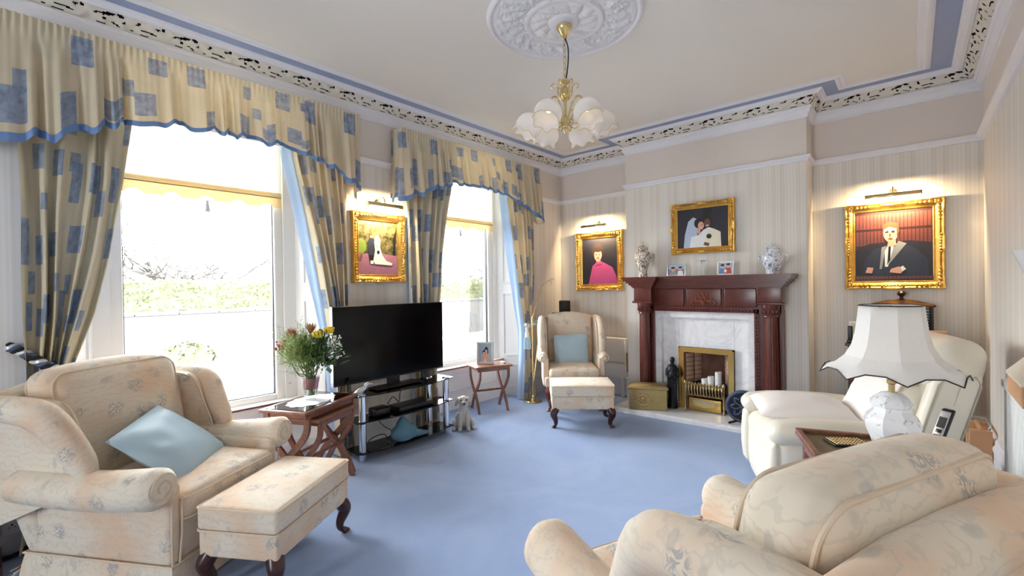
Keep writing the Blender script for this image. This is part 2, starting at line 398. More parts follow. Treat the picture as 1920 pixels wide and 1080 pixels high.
def wall_box(b, x0, x1, y0, y1):
    b.box(x0, x1, y0, y1, 0, ZR, 0); b.box(x0, x1, y0, y1, ZR, ZC, 1)
WM = [MT['wallpaper'], MT['upper_wall'], MT['white_paint']]
RT = 2.98                                                     # top of the window recesses
b = MB(); ys = [YB-.1]
for w in WINS: ys += [w[0], w[1]]
ys.append(YF+.1)
for y0, y1 in zip(ys[::2], ys[1::2]): wall_box(b, -4.3, XL, y0, y1)
for w in WINS:
    b.box(-4.3, XL, w[0], w[1], RT, ZC, 1)
    b.box(-4.3, -4.05, w[0]-.001, w[1]+.001, 0, .46, 2)
    b.box(-4.3, -4.12, w[0], w[4]-.07, .46, RT, 2); b.box(-4.3, -4.12, w[5]+.07, w[1], .46, RT, 2)
    b.prism([(XL, w[0]), (-4.12, w[0]), (-4.12, w[2])], .0, RT, m=2); b.prism([(XL, w[1]), (-4.12, w[3]), (-4.12, w[1])], .0, RT, m=2)
struct(b.obj('wall_left', WM, smooth=False), 'striped cream wall with two tall window recesses')
b = MB(); wall_box(b, -4.3, CHX0, YF, YF+.15); wall_box(b, CHX1, XR+.1, YF, YF+.15)
fx0, fx1, fz1 = -1.90, -1.43, .68                             # fire opening
wall_box(b, CHX0, fx0, YC, YF+.15); wall_box(b, fx1, CHX1, YC, YF+.15)
b.box(fx0, fx1, YC, YF+.15, fz1, ZR, 0); b.box(fx0, fx1, YC, YF+.15, ZR, ZC, 1); b.box(fx0, fx1, YF+.02, YF+.15, 0, fz1, 0)
struct(b.obj('wall_far', WM, smooth=False), 'striped cream wall with the projecting chimney breast')
b = MB(); wall_box(b, XR, XR+.15, YB-.1, YF+.1); struct(b.obj('wall_right', WM, smooth=False), 'striped cream wall behind the radiator')
b = MB(); xs = [-4.3]+[t for p in FILL_WINS for t in p]+[XR+.1]
for x0, x1 in zip(xs[::2], xs[1::2]): wall_box(b, x0, x1, YB-.15, YB)
for x0, x1 in FILL_WINS: b.box(x0, x1, YB-.15, YB, 0, .6, 0); b.box(x0, x1, YB-.15, YB, 2.8, ZC, 1)
struct(b.obj('wall_back', WM, smooth=False), 'striped cream wall with a sash window')
o = None
for i, (x0, x1) in enumerate(FILL_WINS):  # frame and pane of the added fill-light window
    f = MB()
    for a in ((x0, x0+.06, .6, 2.8), (x1-.06, x1, .6, 2.8), (x0, x1, .6, .66), (x0, x1, 2.74, 2.8), (x0, x1, 1.68, 1.73)): f.box(a[0], a[1], YB-.12, YB-.06, a[2], a[3])
    o = struct(f.obj('window_%d' % (i+3), MT['white_paint'], smooth=False), 'white sash window in the back wall')
    MB().box(x0+.05, x1-.05, YB-.092, YB-.088, .65, 2.75).obj('pane', MT['window_glass'], o, False)

# window reveals: moulded panels
def rect_moulding(b, p0, p1, z0, z1, w=.022, d=.012, nrm=None):
    p0, p1 = Vector(p0), Vector(p1); t = (p1-p0).normalized(); n = nrm if nrm else Vector((t.y, -t.x)); L = (p1-p0).length
    def bar(a, c, za, zb):
        q = [p0+t*a, p0+t*c, p0+t*c+n*d, p0+t*a+n*d]; b.prism([(v.x, v.y) for v in q], za, zb)
    bar(0, w, z0, z1); bar(L-w, L, z0, z1); bar(w, L-w, z0, z0+w); bar(w, L-w, z1-w, z1)
k = 1
for w in WINS:
    b = MB()
    for (a0, a1, nn) in (((XL, w[0]), (-4.12, w[2]), Vector((.45, .9)).normalized()), ((XL, w[1]), (-4.12, w[3]), Vector((.45, -.9)).normalized())):
        A, B = Vector(a0), Vector(a1); p0, p1 = A.lerp(B, .2), A.lerp(B, .8)
        for z0, z1 in ((.1, .42), (.52, 1.35), (1.47, 2.8)): rect_moulding(b, p0, p1, z0, z1, nrm=nn)
    rect_moulding(b, (-4.05, w[2]+.08), (-4.05, w[3]-.08), .2, .42, nrm=Vector((1, 0)))
    b.box(-4.05, -4.035, w[2], w[3], 0, .13); b.box(-4.05, -4.028, w[2], w[3], 0, .10)
    struct(b.obj('trim_%d' % (4+k), MT['trim_white'], smooth=False), 'white moulded panelling lining the window recess'); k += 1

# windows with sill, frame and pane
for i, w in enumerate(WINS):
    g0, g1 = w[4], w[5]; f = MB(); x0, x1 = GX-.03, GX+.06
    for (a, c, z0, z1) in ((g0-.075, g0, .45, RT+.02), (g1, g1+.075, .45, RT+.02), (g0, g1, .45, .535), (g0, g1, 2.9, RT+.02)): f.rbox(x0, x1, a, c, z0, z1, .012)
    o = struct(f.obj('window_%d' % (i+1), MT['white_paint']), ('near', 'far')[i]+' white framed window looking onto the street')
    MB().box(GX, GX+.004, g0, g1, .535, 2.9).obj('pane', MT['window_glass'], o, False)
    gk = MB()
    for (a, c, z0, z1) in ((g0, g0+.007, .535, 2.9), (g1-.007, g1, .535, 2.9), (g0, g1, .535, .542)): gk.box(GX+.004, GX+.03, a, c, z0, z1)
    gk.obj('gasket', MT['black_plastic'], o, False)
    s = MB(); s.rbox(-4.19, -4.03, w[2]-.02, w[3]+.02, .462, .486, .008); so = s.obj('sill', MT['white_paint'], o)
    MB().rbox(-4.035, -4.02, w[2]-.02, w[3]+.02, .468, .486, .005).obj('sill_edge', MT['walnut'], o)

# ---------------------------------------------------------------- cornice, picture rail, skirting
LOOP = [(XL, YB), (XR, YB), (XR, YF), (CHX1, YF), (CHX1, YC), (CHX0, YC), (CHX0, YF), (XL, YF)]
KF = [1, 1.32, 1, 1, 1, 1, 1, 1]                             # wider bands along the right wall
def inward(i):
    a, c = LOOP[i % 8], LOOP[(i+1) % 8]; d = Vector((c[0]-a[0], c[1]-a[1])).normalized(); return Vector((-d.y, d.x))*KF[i % 8]
def corner(i, o): return Vector(LOOP[i % 8])+(inward(i-1)+inward(i))*o
def loop_sweep(name, prof, mat, parent=None, angle=30):
    rings = [[(*corner(i, o), z) for o, z in prof] for i in range(8)]
    return MB().loft(rings+[rings[0]], closed=False, cap=False).obj(name, mat, parent, True, angle)
t1 = thing('trim_1', 'deep white cornice with carved frieze and blue band around the ceiling', None, kind='structure')
loop_sweep('lower_moulding', [(0, 2.985), (.012, 2.99), (.012, 3.01), (.022, 3.02), (.034, 3.045), (.034, 3.06), (.046, 3.07), (.046, 3.085), (.03, 3.092)], MT['trim_white'], t1)
loop_sweep('upper_moulding', [(.092, 3.165), (.098, 3.156), (.112, 3.156), (.117, 3.164), (.130, 3.170), (.136, 3.182), (.145, 3.183), (.148, 3.20)], MT['trim_white'], t1)
loop_sweep('blue_band', [(.145, 3.189), (.25, 3.189)], MT['blue_band'], t1)
loop_sweep('inner_moulding', [(.243, 3.196), (.245, 3.184), (.256, 3.180), (.272, 3.182), (.280, 3.190), (.30, 3.192), (.31, 3.199)], MT['trim_white'], t1)
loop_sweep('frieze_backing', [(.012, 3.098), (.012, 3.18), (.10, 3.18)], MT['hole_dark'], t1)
HOLES = [(.10, .82, .055, .085, .3), (.25, .74, .085, .10, -.35), (.37, .66, .045, .05, -.5), (.29, .42, .022, .08, 0), (.55, .80, .022, .12, .2), (.61, .74, .035, .06, -.2),
         (.87, .68, .022, .15, .35), (.76, .40, .11, .05, .1), (.67, .30, .04, .05, 0), (.82, .13, .09, .035, .1), (.14, .24, .07, .045, .5), (.30, .12, .09, .03, -.1), (.05, .48, .02, .09, .3), (.48, .14, .05, .025, 0), (.95, .2, .03, .04, 0)]
def is_hole(s, t):
    for cs, ct, rs, rt, a in HOLES:
        dx, dy = (s-cs), (t-ct)*.3; x = dx*cos(a)+dy*sin(a); y = -dx*sin(a)+dy*cos(a)
        if (x/rs)**2+(y/(rt*.3))**2 < 1: return True
    return False
b = MB(); NT_ = 14
for i in (1, 2, 3, 4, 5, 6, 7):
    A0, A1 = corner(i, .03), corner(i+1, .03); B0, B1 = corner(i, .095), corner(i+1, .095)
    L = (Vector(LOOP[(i+1) % 8])-Vector(LOOP[i])).length; n = max(6, int(L/.0085)); k = b.n()
    for a in range(n+1):
        u = a/n
        for c in range(NT_+1):
            t = c/NT_; lo = A0.lerp(A1, u); hi = B0.lerp(B1, u); q = lo.lerp(hi, t); z = 3.092+.075*t; s = u*L
            rel = .007*noise.noise(Vector((s*26+i*9, t*4.2, i)))+.006*sin(pi*t)+.004*sin(2*pi*s/.1)*sin(2*pi*t)
            nn = inward(i).normalized(); b.v.append((q.x+nn.x*rel*.75, q.y+nn.y*rel*.75, z-rel*.66))
    for a in range(n):
        for c in range(NT_):
            if is_hole(((a+.5)/n*L/.40) % 1, (c+.5)/NT_): continue
            p = k+a*(NT_+1)+c; b.face((p, p+NT_+1, p+NT_+2, p+1))
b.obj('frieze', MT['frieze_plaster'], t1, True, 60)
struct(loop_sweep('trim_2', [(0, ZR-.045), (.012, ZR-.04), (.016, ZR-.02), (.032, ZR-.006), (.034, ZR+.008), (.022, ZR+.016), (0, ZR+.02)], MT['trim_white']), 'white picture rail running around the walls')
SK = [(0, 0), (.022, 0), (.022, .2), (.028, .21), (.026, .235), (.016, .245), (.014, .275), (.006, .29), (0, .29)]
def skirting(name, segs, label):
    b = MB()
    for p0, p1 in segs:
        p0, p1 = Vector(p0), Vector(p1); d = (p1-p0).normalized(); n = Vector((-d.y, d.x))
        b.loft([[(*(p+n*o), z) for o, z in SK] for p in (p0, p1)])
    struct(b.obj(name, MT['trim_white']), label)
skirting('baseboard_left', [((XL, w[0]), (XL, y0)) for w, y0 in ((WINS[0], YB), (WINS[1], WINS[0][1]))]+[((XL, YF), (XL, WINS[1][1]))], 'white moulded skirting under the window wall')
skirting('baseboard_far', [((CHX0, YF), (XL, YF)), ((XR, YF), (CHX1, YF)), ((CHX0, YC), (CHX0, YF)), ((CHX1, YF), (CHX1, YC))], 'white moulded skirting in the fireplace alcoves')
skirting('baseboard_right', [((XR, YB), (XR, YF))], 'white moulded skirting below the radiator wall')

# ---------------------------------------------------------------- outside
GZ = -.55
b = MB().box(-60, -4.31, -60, 90, GZ-.2, GZ); struct(b.obj('ground', MT['pavement'], smooth=False), 'pale pavement outside the windows')
b = MB().box(-12.4, -7.6, -60, 90, GZ, GZ+.012); struct(b.obj('road', MT['road'], smooth=False), 'grey road beyond the pavement')
for x in (-7.6, -12.55):
    struct(MB().rbox(x, x+.15, -60, 90, GZ, GZ+.12, .02).obj('kerb', MT['pavement']), 'stone kerb along the road')
WX = -14.2; wz = ray_pt(360, 583, 0, WX).z; hz = ray_pt(360, 526, 0, WX-.4).z
st = MB().box(WX-.3, WX, -30, 70, GZ, wz-.08).obj('stone_wall', MT['wall_stone'], smooth=False); tag(st, 'low grey stone wall across the road', 'wall')
cs0 = MB().rbox(WX-.36, WX+.05, 0, .88, -.08, 0, .02).obj('coping_stone', MT['wall_stone'], st)
for i in range(45):
    c_ = cs0 if i == 0 else cs0.copy()
    if i: COL.objects.link(c_)
    c_.location = (0, -4+i*.9, wz)
rr = random.Random(5)
hb = MB(); hb.sheet(200, 14, lambda u, v: (WX-.62-(.45 if v > .75 else 0)*(v-.75)*4+.10*noise.noise(Vector((u*300, v*6, 2))), -20+u*80, wz+(hz-wz)*min(1, v/.75)+.10*noise.noise(Vector((u*340, v*5, 0)))))
h = hb.obj('hedge', MT['hedge'], smooth=False); tag(h, 'clipped green hedge above the stone wall', 'hedge', kind='stuff')
lv = MB()
for i in range(9000):
    y = rr.uniform(2, 26); v = rr.random(); p = Vector((WX-.55+rr.uniform(-.10, .10), y, wz+(hz-wz)*v+.04)); a = Vector((rr.gauss(0, 1), rr.gauss(0, 1), rr.gauss(0, 1))).normalized()*.05; c = a.orthogonal().normalized()*.03
    lv.quad(p-a, p-c, p+a, p+c)
lv.obj('leaves', MT['hedge'], h, False)['kind'] = 'stuff'

def tree(name, label, x, px, seed, hgt, spread):
    base = ray_pt(px, 560, 0, x); r = random.Random(seed); t = thing(name, label, 'tree', (x, base.y, GZ)); tr = MB(); br = MB()
    def grow(p, d, L, rad, lev):
        pts = [p]; q = p.copy()
        for i in range(5):
            d = (d+Vector((r.gauss(0, .16), r.gauss(0, .16), r.gauss(0, .10)))).normalized(); q = q+d*(L/5); pts.append(q.copy())
        (tr if lev == 0 else br).tube(pts, [rad*(1-.55*i/5) for i in range(6)], 5 if lev < 2 else 3)
        if lev < 4:
            for i in range((5, 5, 5, 4)[lev]):
                k = r.randint(2, 5); ang = r.uniform(0, 2*pi); side = Vector((cos(ang), sin(ang), r.uniform(-.1, .5)))
                grow(pts[k], (d*.45+side*spread).normalized(), L*r.uniform(.5, .78), rad*.52, lev+1)
    grow(Vector((0, 0, 0)), Vector((0, .05, 1)), hgt*.42, .17, 0)
    tr.obj('trunk', MT['bark'], t); br.obj('branches', MT['bark'], t)['kind'] = 'stuff'
tree('bare_tree', 'wide spreading leafless tree behind the hedge', -17.5, 322, 4, 6.6, 1.35)
tree('bare_tree', 'slender leafless tree seen through the far window', -18.5, 868, 9, 6.0, .8)
for i, (px0, px1, x, zt, lab) in enumerate(((236, 306, -30, 1.9, 'pale low house beyond the hedge, left of the bare tree'), (380, 460, -32, 1.8, 'pale low house beyond the hedge, right of the bare tree'))):
    y0, y1 = ray_pt(px0, 545, 0, x).y, ray_pt(px1, 545, 0, x).y; t = thing('house', lab, 'house', (x, (y0+y1)/2, GZ)); w = (y1-y0)/2; z = zt-GZ
    MB().box(-4, 0, -w, w, 0, z).obj('wall', MT['house_white'], t, False)
    MB().prism([(-4.3, z), (.3, z), (-2, z+1.5)], -w-.2, w+.2, lambda u, v, q: (u, q, v)).obj('roof', MT['house_roof'], t, False)
    for s in (-.5, .5):
        f = MB().box(0, .04, s*w-.45, s*w+.45, z-1.2, z-.3).obj('window', MT['white_paint'], t, False); MB().box(.04, .05, s*w-.38, s*w+.38, z-1.13, z-.37).obj('pane', MT['house_glass'], f, False)
sb = MB(); r = random.Random(3); sp = ray_pt(352, 676, 0, -6.4); t = thing('garden_shrub', 'small green shrub just outside the near window', 'shrub', (sp.x, sp.y, GZ))
for i in range(500):
    a = Vector((r.gauss(0, 1), r.gauss(0, 1), r.gauss(0, 1))).normalized(); p = Vector((a.x*.26, a.y*.26, .5+sp.z-GZ-.32+abs(a.z)*.22-.2)); c = a.orthogonal().normalized()*.05; e = a.cross(c).normalized()*.03
    sb.quad(p-c, p-e, p+c+a*.03, p+e)
sb.obj('foliage', MT['hedge'], t, False)['kind'] = 'stuff'; MB().tube([(0, 0, 0), (.02, .01, .4), (0, 0, sp.z-GZ)], .02, 6).obj('stem', MT['bark'], t)
# ================================================================ curtains, valances, blinds
def valance(label, y0, y1, zb, seed):
    xf = -3.60; d = xf-(XL+.02); L = (y1-y0)+2*d; t = thing('curtain_valance', label, 'valance', group='valances over the two windows'); r = random.Random(seed); ph = [r.uniform(0, 6) for _ in range(6)]
    nf = 15
    def at(s):
        if s < d: return XL+.02+s, y0, (0, -1)
        if s > L-d: return XL+.02+(L-s), y1, (0, 1)
        return xf, y0+s-d, (1, 0)
    def fn(u, v, off=0):
        s = u*L; x, y, n = at(s); zt = 2.945; z = zt+(interp(zb, y)-zt)*v
        ws = u*nf+.35*sin(u*23+ph[0])+.2*sin(u*51+ph[1])
        deep = max(0, v-.14)/.86
        pl = 1-2*abs(sin(pi*ws))**.55; fl = sin(2*pi*ws*2.3+ph[2])
        a = -(.013+.046*deep)*(pl*.75+.25*fl)*min(1, deep*5+.12)+.007*sin(u*nf*5.2*2*pi+ph[3])*max(.10, 1-v*5)
        a += .016*deep
        z += deep*.026*cos(2*pi*ws+.6)
        return (x+n[0]*(a+off), y+n[1]*(a*.5+off), z)
    MB().sheet(380, 26, lambda u, v: fn(u, v), uvf=lambda u, v: (u*L*1.35, 3-v*.7)).obj('valance_cloth', MT['curtain'], t, True, 80)
    MB().sheet(380, 2, lambda u, v: fn(u, .935+.068*v, .004)).obj('blue_border', MT['blue_trim'], t, True, 80)
    MB().box(XL+.005, xf-.06, y0+.01, y1-.01, 2.92, 2.94).obj('pelmet_board', MT['white_paint'], t, False)
valance('cream and blue gathered valance over the near window', -.02, 2.14, [(-.02, 2.245), (.223, 2.278), (.494, 2.42), (.728, 2.495), (1.024, 2.515), (1.4, 2.513), (1.62, 2.50), (1.864, 2.42), (2.14, 2.265)], 1)
valance('cream and blue gathered valance over the far window', 2.565, 4.71, [(2.57, 2.27), (2.855, 2.365), (3.207, 2.51), (3.6, 2.53), (4.044, 2.496), (4.388, 2.384), (4.71, 2.263)], 2)

def curtain(label, lo, hi, nf, lead, seed, top=2.9, tie=None, amp=.034, xc=-3.69):
    """lo / hi: tables z -> y of the two edges; lead: side of the blue lining edge"""
    t = thing('curtain', label, 'curtain', group='tied back curtains at the windows'); r = random.Random(seed); ph = r.uniform(0, 6)
    def fn(u, v, off=0):
        z = top+(.012-top)*v; a, c = interp(lo, z), interp(hi, z); w = c-a; uu = u+.03*sin(u*17+ph)
        A = amp*min(1.35, .45/max(.12, w))
        return (xc+A*sin(2*pi*nf*uu+ph)+.008*sin(u*40+z*3)+off, a+w*u+.008*sin(z*4+u*9), z)
    MB().sheet(nf*16, 40, fn, uvf=lambda u, v: (u*1.25+seed*.37, (1-v)*2.9)).obj('curtain_cloth', MT['curtain'], t, True, 80)
    def lin(u, v):
        if lead is None: return fn(u, v, -.02)
        e = 0 if lead < 0 else 1; p = Vector(fn(e, v)); z = p[2]; wv = .012*sin(u*7+z*2.1)
        return (p[0]+.012-.10*u, p[1]+lead*(.045*u)*(.35+.65*max(0, min(1, (z-.8)/1.2)))+wv*.5, z)
    MB().sheet(nf*16 if lead is None else 14, 40, lin).obj('blue_lining', MT['lining'], t, True, 80)
    return t
curtain('patterned curtain tied back at the near window, beside the armchair', [(0, .08), (1.0, .13), (1.65, .11), (2.9, .10)], [(0, .42), (.9, .34), (1.0, .31), (1.3, .40), (1.65, .48), (2.1, .56), (2.45, .60), (2.9, .62)], 5, None, 1)
curtain('patterned curtain hanging between the near window and its wedding picture', [(0, 1.92), (1.0, 1.90), (1.3, 1.85), (1.74, 1.76), (2.2, 1.66), (2.5, 1.60), (2.9, 1.58)], [(0, 2.08), (1.0, 2.06), (1.3, 2.05), (2.4, 2.08), (2.9, 2.09)], 6, -1, 2)
curtain('patterned curtain at the far window, rising behind the television', [(0, 2.72), (1.0, 2.74), (1.75, 2.70), (2.9, 2.66)], [(0, 3.02), (1.0, 3.0), (1.26, 3.04), (1.75, 3.09), (2.2, 3.18), (2.5, 3.25), (2.9, 3.27)], 6, None, 3)
curtain('patterned curtain tied back beside the reading lamp', [(0, 4.36), (.86, 4.40), (1.0, 4.38), (1.4, 4.32), (1.8, 4.24), (2.2, 4.17), (2.45, 4.13), (2.9, 4.10)], [(0, 4.62), (.86, 4.58), (1.0, 4.57), (1.5, 4.60), (2.4, 4.64), (2.9, 4.66)], 6, -1, 4)

def rope(name, label, pts, rad, mats, group=None):
    t = thing(name, label, 'tieback', group=group); P = catmull(pts, 14)
    for k in range(3):
        q = []
        for i, p in enumerate(P):
            a = i*.62+k*2*pi/3; q.append(p+Vector((cos(a)*rad*.5, sin(a)*rad*.35, sin(a)*rad*.6)))
        MB().tube(q, rad*.62, 6).obj('strand', MT[mats[k]], t)
    return t
rope('curtain_tieback', 'dark twisted rope tieback hooked to the wall beside the armchair', [ray_pt(14, 649, 0, -3.76), ray_pt(45, 662, 0, -3.70), ray_pt(85, 685, 0, -3.60), ray_pt(120, 697, 0, -3.57), (-3.585, .40, .94), (-3.66, .44, .98)], .022, ('hole_dark', 'navy_iron', 'silver_frame'))
t = rope('curtain_tieback', 'pale blue tasselled tieback beside the reading lamp', [(-3.76, 4.62, 1.02), (-3.60, 4.58, .98), (-3.59, 4.44, .93), (-3.61, 4.37, .95)], .02, ('silver_frame', 'blue_cushion', 'print_white'))
tz = .92
MB().lathe([(.012, 0), (.02, -.02), (.014, -.05), (.028, -.08), (.022, -.11), (.034, -.13)], 12, (-3.58, 4.36, tz)).obj('tassel_head', MT['silver_frame'], t)
b = MB()
for i in range(40):
    a = i*2.4; rr_ = .034*sqrt((i+1)/40); b.tube([(-3.58+cos(a)*rr_, 4.36+sin(a)*rr_, tz-.12), (-3.58+cos(a)*rr_*1.5, 4.36+sin(a)*rr_*1.5, tz-.27)], .005, 4)
b.obj('tassel_fringe', MT['blue_cushion'], t)['kind'] = 'stuff'

for i, w in enumerate(WINS):
    g0, g1 = w[4]-.05, w[5]+.05; x = -4.105; t = thing('roller_blind', ('white roller blind with scalloped cream edge in the near window', 'white roller blind with scalloped cream edge in the far window')[i], 'blind', group='roller blinds')
    MB().box(x-.002, x, g0+.01, g1-.01, 2.22, 2.93).obj('blind_cloth', MT['blind_white'], t, False)
    MB().tube([(x, g0, 2.245), (x, g1, 2.245)], .02, 10).obj('rail', MT['blind_cream'], t)
    pts = [(g0, 2.235), (g0, 2.135)]; n = 5; cw = (g1-g0)/n
    for k in range(n):
        c = g0+cw*(k+.5)
        pts.append((c-.05, 2.135))
        for j in range(1, 8): pts.append((c-.05*cos(pi*j/8), 2.135+.03*sin(pi*j/8)))
        pts.append((c+.05, 2.135))
    pts += [(g1, 2.135), (g1, 2.235)]
    MB().prism(pts, x-.003, x, lambda u, v, q: (q, u, v)).obj('scalloped_edge', MT['blind_cream'], t, False)
    yc_ = (g0+g1)/2
    MB().lathe([(.003, 0), (.003, -.03), (.012, -.035), (.010, -.05), (.016, -.09), (.02, -.12), (.0, -.121)], 10, (x+.01, yc_, 2.165)).obj('tassel', MT['lace'], t)

# ================================================================ upholstery helpers
def piping(b, pts, r=.006, closed=False): b.tube(pts, r, 6, closed=closed)
def rrect(w, h, r, n=5):
    out = []
    for cx, cy, a0 in ((w/2-r, h/2-r, 0), (-w/2+r, h/2-r, pi/2), (-w/2+r, -h/2+r, pi), (w/2-r, -h/2+r, 3*pi/2)):
        for i in range(n+1): a = a0+pi/2*i/n; out.append((cx+r*cos(a), cy+r*sin(a)))
    return out
def pillow(name, label, cat, mat, w, h, th, mtx, group=None, pipe=None):
    n = 18; t = MB()
    for sg in (1, -1):
        def fn(u, v):
            a, c = u*2-1, v*2-1; e = max(0, (1-abs(a)**2.6)*(1-abs(c)**2.6))**.62
            kx = 1-.07*(1-abs(c)**2)*abs(a)**2; ky = 1-.07*(1-abs(a)**2)*abs(c)**2
            wr = .006*noise.noise(Vector((a*2.3, c*2.3, sg)))*(1+e)
            return (a*w/2*ky*(1 if 1 else kx), c*h/2*kx, sg*(th/2*e+wr*min(1, e*3)))
        t.sheet(n, n, fn)
    o = t.obj(name, MT[mat], None, True, 70)
    if pipe:
        p = MB(); e = [(-1+2*i/n, -1) for i in range(n)]+[(1, -1+2*i/n) for i in range(n)]+[(1-2*i/n, 1) for i in range(n)]+[(-1, 1-2*i/n) for i in range(n)]
        piping(p, [(a*w/2*(1-.07*(1-a*a)*c*c), c*h/2*(1-.07*(1-c*c)*a*a), 0) for a, c in e], .006, True); p.obj('piping', MT[pipe], o)
    o.matrix_world = mtx; return tag(o, label, cat, group)
def pose(loc, ex, ez):
    """matrix with local x along ex and local z as near ez as it can be"""
    x = Vector(ex).normalized(); z = Vector(ez); z = (z-x*z.dot(x)).normalized(); y = z.cross(x)
    return Matrix(((x.x, y.x, z.x, loc[0]), (x.y, y.y, z.y, loc[1]), (x.z, y.z, z.z, loc[2]), (0, 0, 0, 1)))
def scroll(cy, cz, r, sgn, turns=1.35, n=26):
    return [(cy+sgn*cos(pi*.5+2*pi*turns*i/n*-1)*r*(1-.72*i/n), cz+sin(pi*.5-2*pi*turns*i/n)*r*(1-.72*i/n)) for i in range(n+1)]
def cabriole(b, x, y, h, dx, dy, s=1.0):
    P = catmull([(x, y, h), (x+dx*.016, y+dy*.016, h*.82), (x+dx*.022, y+dy*.022, h*.66), (x+dx*.004, y+dy*.004, h*.36), (x+dx*.004, y+dy*.004, h*.16), (x+dx*.020, y+dy*.020, h*.06), (x+dx*.024, y+dy*.024, 0)], 5)
    n = len(P); rad = [interp([(0, .036), (.25, .034), (.5, .022), (.72, .014), (.84, .016), (.93, .026), (1, .02)], i/(n-1))*s for i in range(n)]
    return b.tube(P, rad, 10)

# ================================================================ floral armchair (front at x = 0, faces +x)
def armchair(label, loc, rz):
    t = thing('armchair', label, 'armchair', loc, rz, 'floral rolled-arm armchairs'); fb, fp = MT['floral'], MT['floral_piping']
    MB().rbox(-.85, -.02, -.34, .34, .15, .37, .03).obj('seat_base', fb, t)
    sk = MB()
    sk.loft([[(x, y, z) for x, y in ((-.86-g, -.37-g), (.0+g, -.37-g), (.0+g, .37+g), (-.86-g, .37+g))] for z, g in ((.012, .018), (.10, .006), (.155, -.004))]).obj('skirt', fb, t, False)
    sp = MB(); piping(sp, [(-.86, -.37, .156), (.0, -.37, .156), (.0, .37, .156), (-.86, .37, .156)], .006, True); sp.obj('skirt_piping', fp, t)
    MB().rbox(-.74, .015, -.315, .315, .335, .475, .045, 3, 5, (.012, .008, .028)).obj('seat_cushion', fb, t)
    cp = MB()
    for z in (.355, .455): piping(cp, [(-.36+x, y, z) for x, y in rrect(.755, .63, .05)], .005, True)
    cp.obj('cushion_piping', fp, t)
    for s in (-1, 1):
        a = MB(); a.rbox(-.86, -.012, min(s*.295, s*.365), max(s*.295, s*.365), .15, .54, .03)
        N = 26; rings = []
        for i in range(N+1):
            x = .008-.80*i/N; f = min(1, (i+1.3)/2.4)**.5; k = 20
            cz = .545-.02*sin(pi*i/N)-.03*(i/N); cy = s*(.412-.012*i/N); r1, r2 = .098*f, (.094-.012*i/N)*f
            rings.append([(x, cy+r1*cos(2*pi*j/k), cz+r2*sin(2*pi*j/k)) for j in range(k)])
        a.loft(rings); ao = a.obj('arm', fb, t)
        p = MB(); q = scroll(s*.412, .545, .066, s); piping(p, [(.009, y, z) for y, z in q], .006)
        piping(p, [(.0, s*.31, .47), (-.002, s*.312, .30), (-.004, s*.325, .16)], .005); piping(p, [(-.004, s*.36, .455), (-.006, s*.361, .30), (-.006, s*.361, .16)], .005); p.obj('arm_piping', fp, ao)
        w = MB(); prof = catmull([(-.95, .30, 0), (-.50, .50, 0), (-.47, .60, 0), (-.52, .72, 0), (-.56, .82, 0), (-.62, .89, 0), (-.72, .915, 0), (-.97, .92, 0)], 4)
        w.prism([(p.x, p.y) for p in prof], s*.345, s*.425, lambda u, v, q: (u, q, v))
        path = catmull([(-.40, s*.405, .555), (-.455, s*.412, .66), (-.52, s*.43, .765), (-.575, s*.448, .835), (-.65, s*.452, .872), (-.78, s*.445, .885), (-.95, s*.425, .885)], 5); n = len(path)
        w.tube(path, [interp([(0, .03), (.12, .055), (.4, .066), (.6, .07), (1, .06)], i/(n-1)) for i in range(n)], 14)
        wo = w.obj('wing', fb, t); p = MB(); piping(p, [(q.x+.005, s*.352, q.y+.004) for q in prof[4:22]], .005); p.obj('wing_piping', fp, wo)
    bk = MB(); k = bk.n(); bk.rbox(-.13, .0, -.42, .42, .14, .93, .05, 3, 4, (.015, 0, .0)); bk.xf(k, lambda x, y, z: (x-.735-.215*(z-.15), y*(1 if z > .5 else .86+.14*(z-.14)/.36), z)); k = bk.n()
    bk.tube([(-.955, -.40, .905), (-.965, -.2, .925), (-.968, 0, .93), (-.965, .2, .925), (-.955, .40, .905)], [.05, .062, .064, .062, .05], 14); bo = bk.obj('back', fb, t)
    p = MB(); piping(p, [(-1.02, y, .90+.02*(1-(y/.42)**2)) for y in [-.42+.07*i for i in range(13)]], .007); p.obj('back_piping', fp, bo)
    bc = MB(); k = bc.n(); tilt = lambda x, y, z: (x-.70-.20*(z-.46), y, z)
    bc.rbox(-.10, .10, -.345, .345, .45, 1.035, .07, 4, 6, (.05, .012, .03)); bc.xf(k, tilt); co = bc.obj('back_cushion', fb, t)
    p = MB()
    for x in (-.078, .078):
        pp = []
        for y, z in rrect(.664, .559, .075, 8):
            for q in (puffed((x, y, z), (.10, .345, .2925), (.05, .012, .03)),): pp.append(tilt(q[0], q[1], q[2]+.7425))
        piping(p, pp, .006, True)
    p.obj('cushion_piping', fp, co)
    return t
armchair('floral armchair with a blue cushion beside the near window', (-2.765, .85, 0), radians(31))
armchair('floral armchair seen from behind, in front of the lamp table', (-.80, 1.64, 0), radians(156))

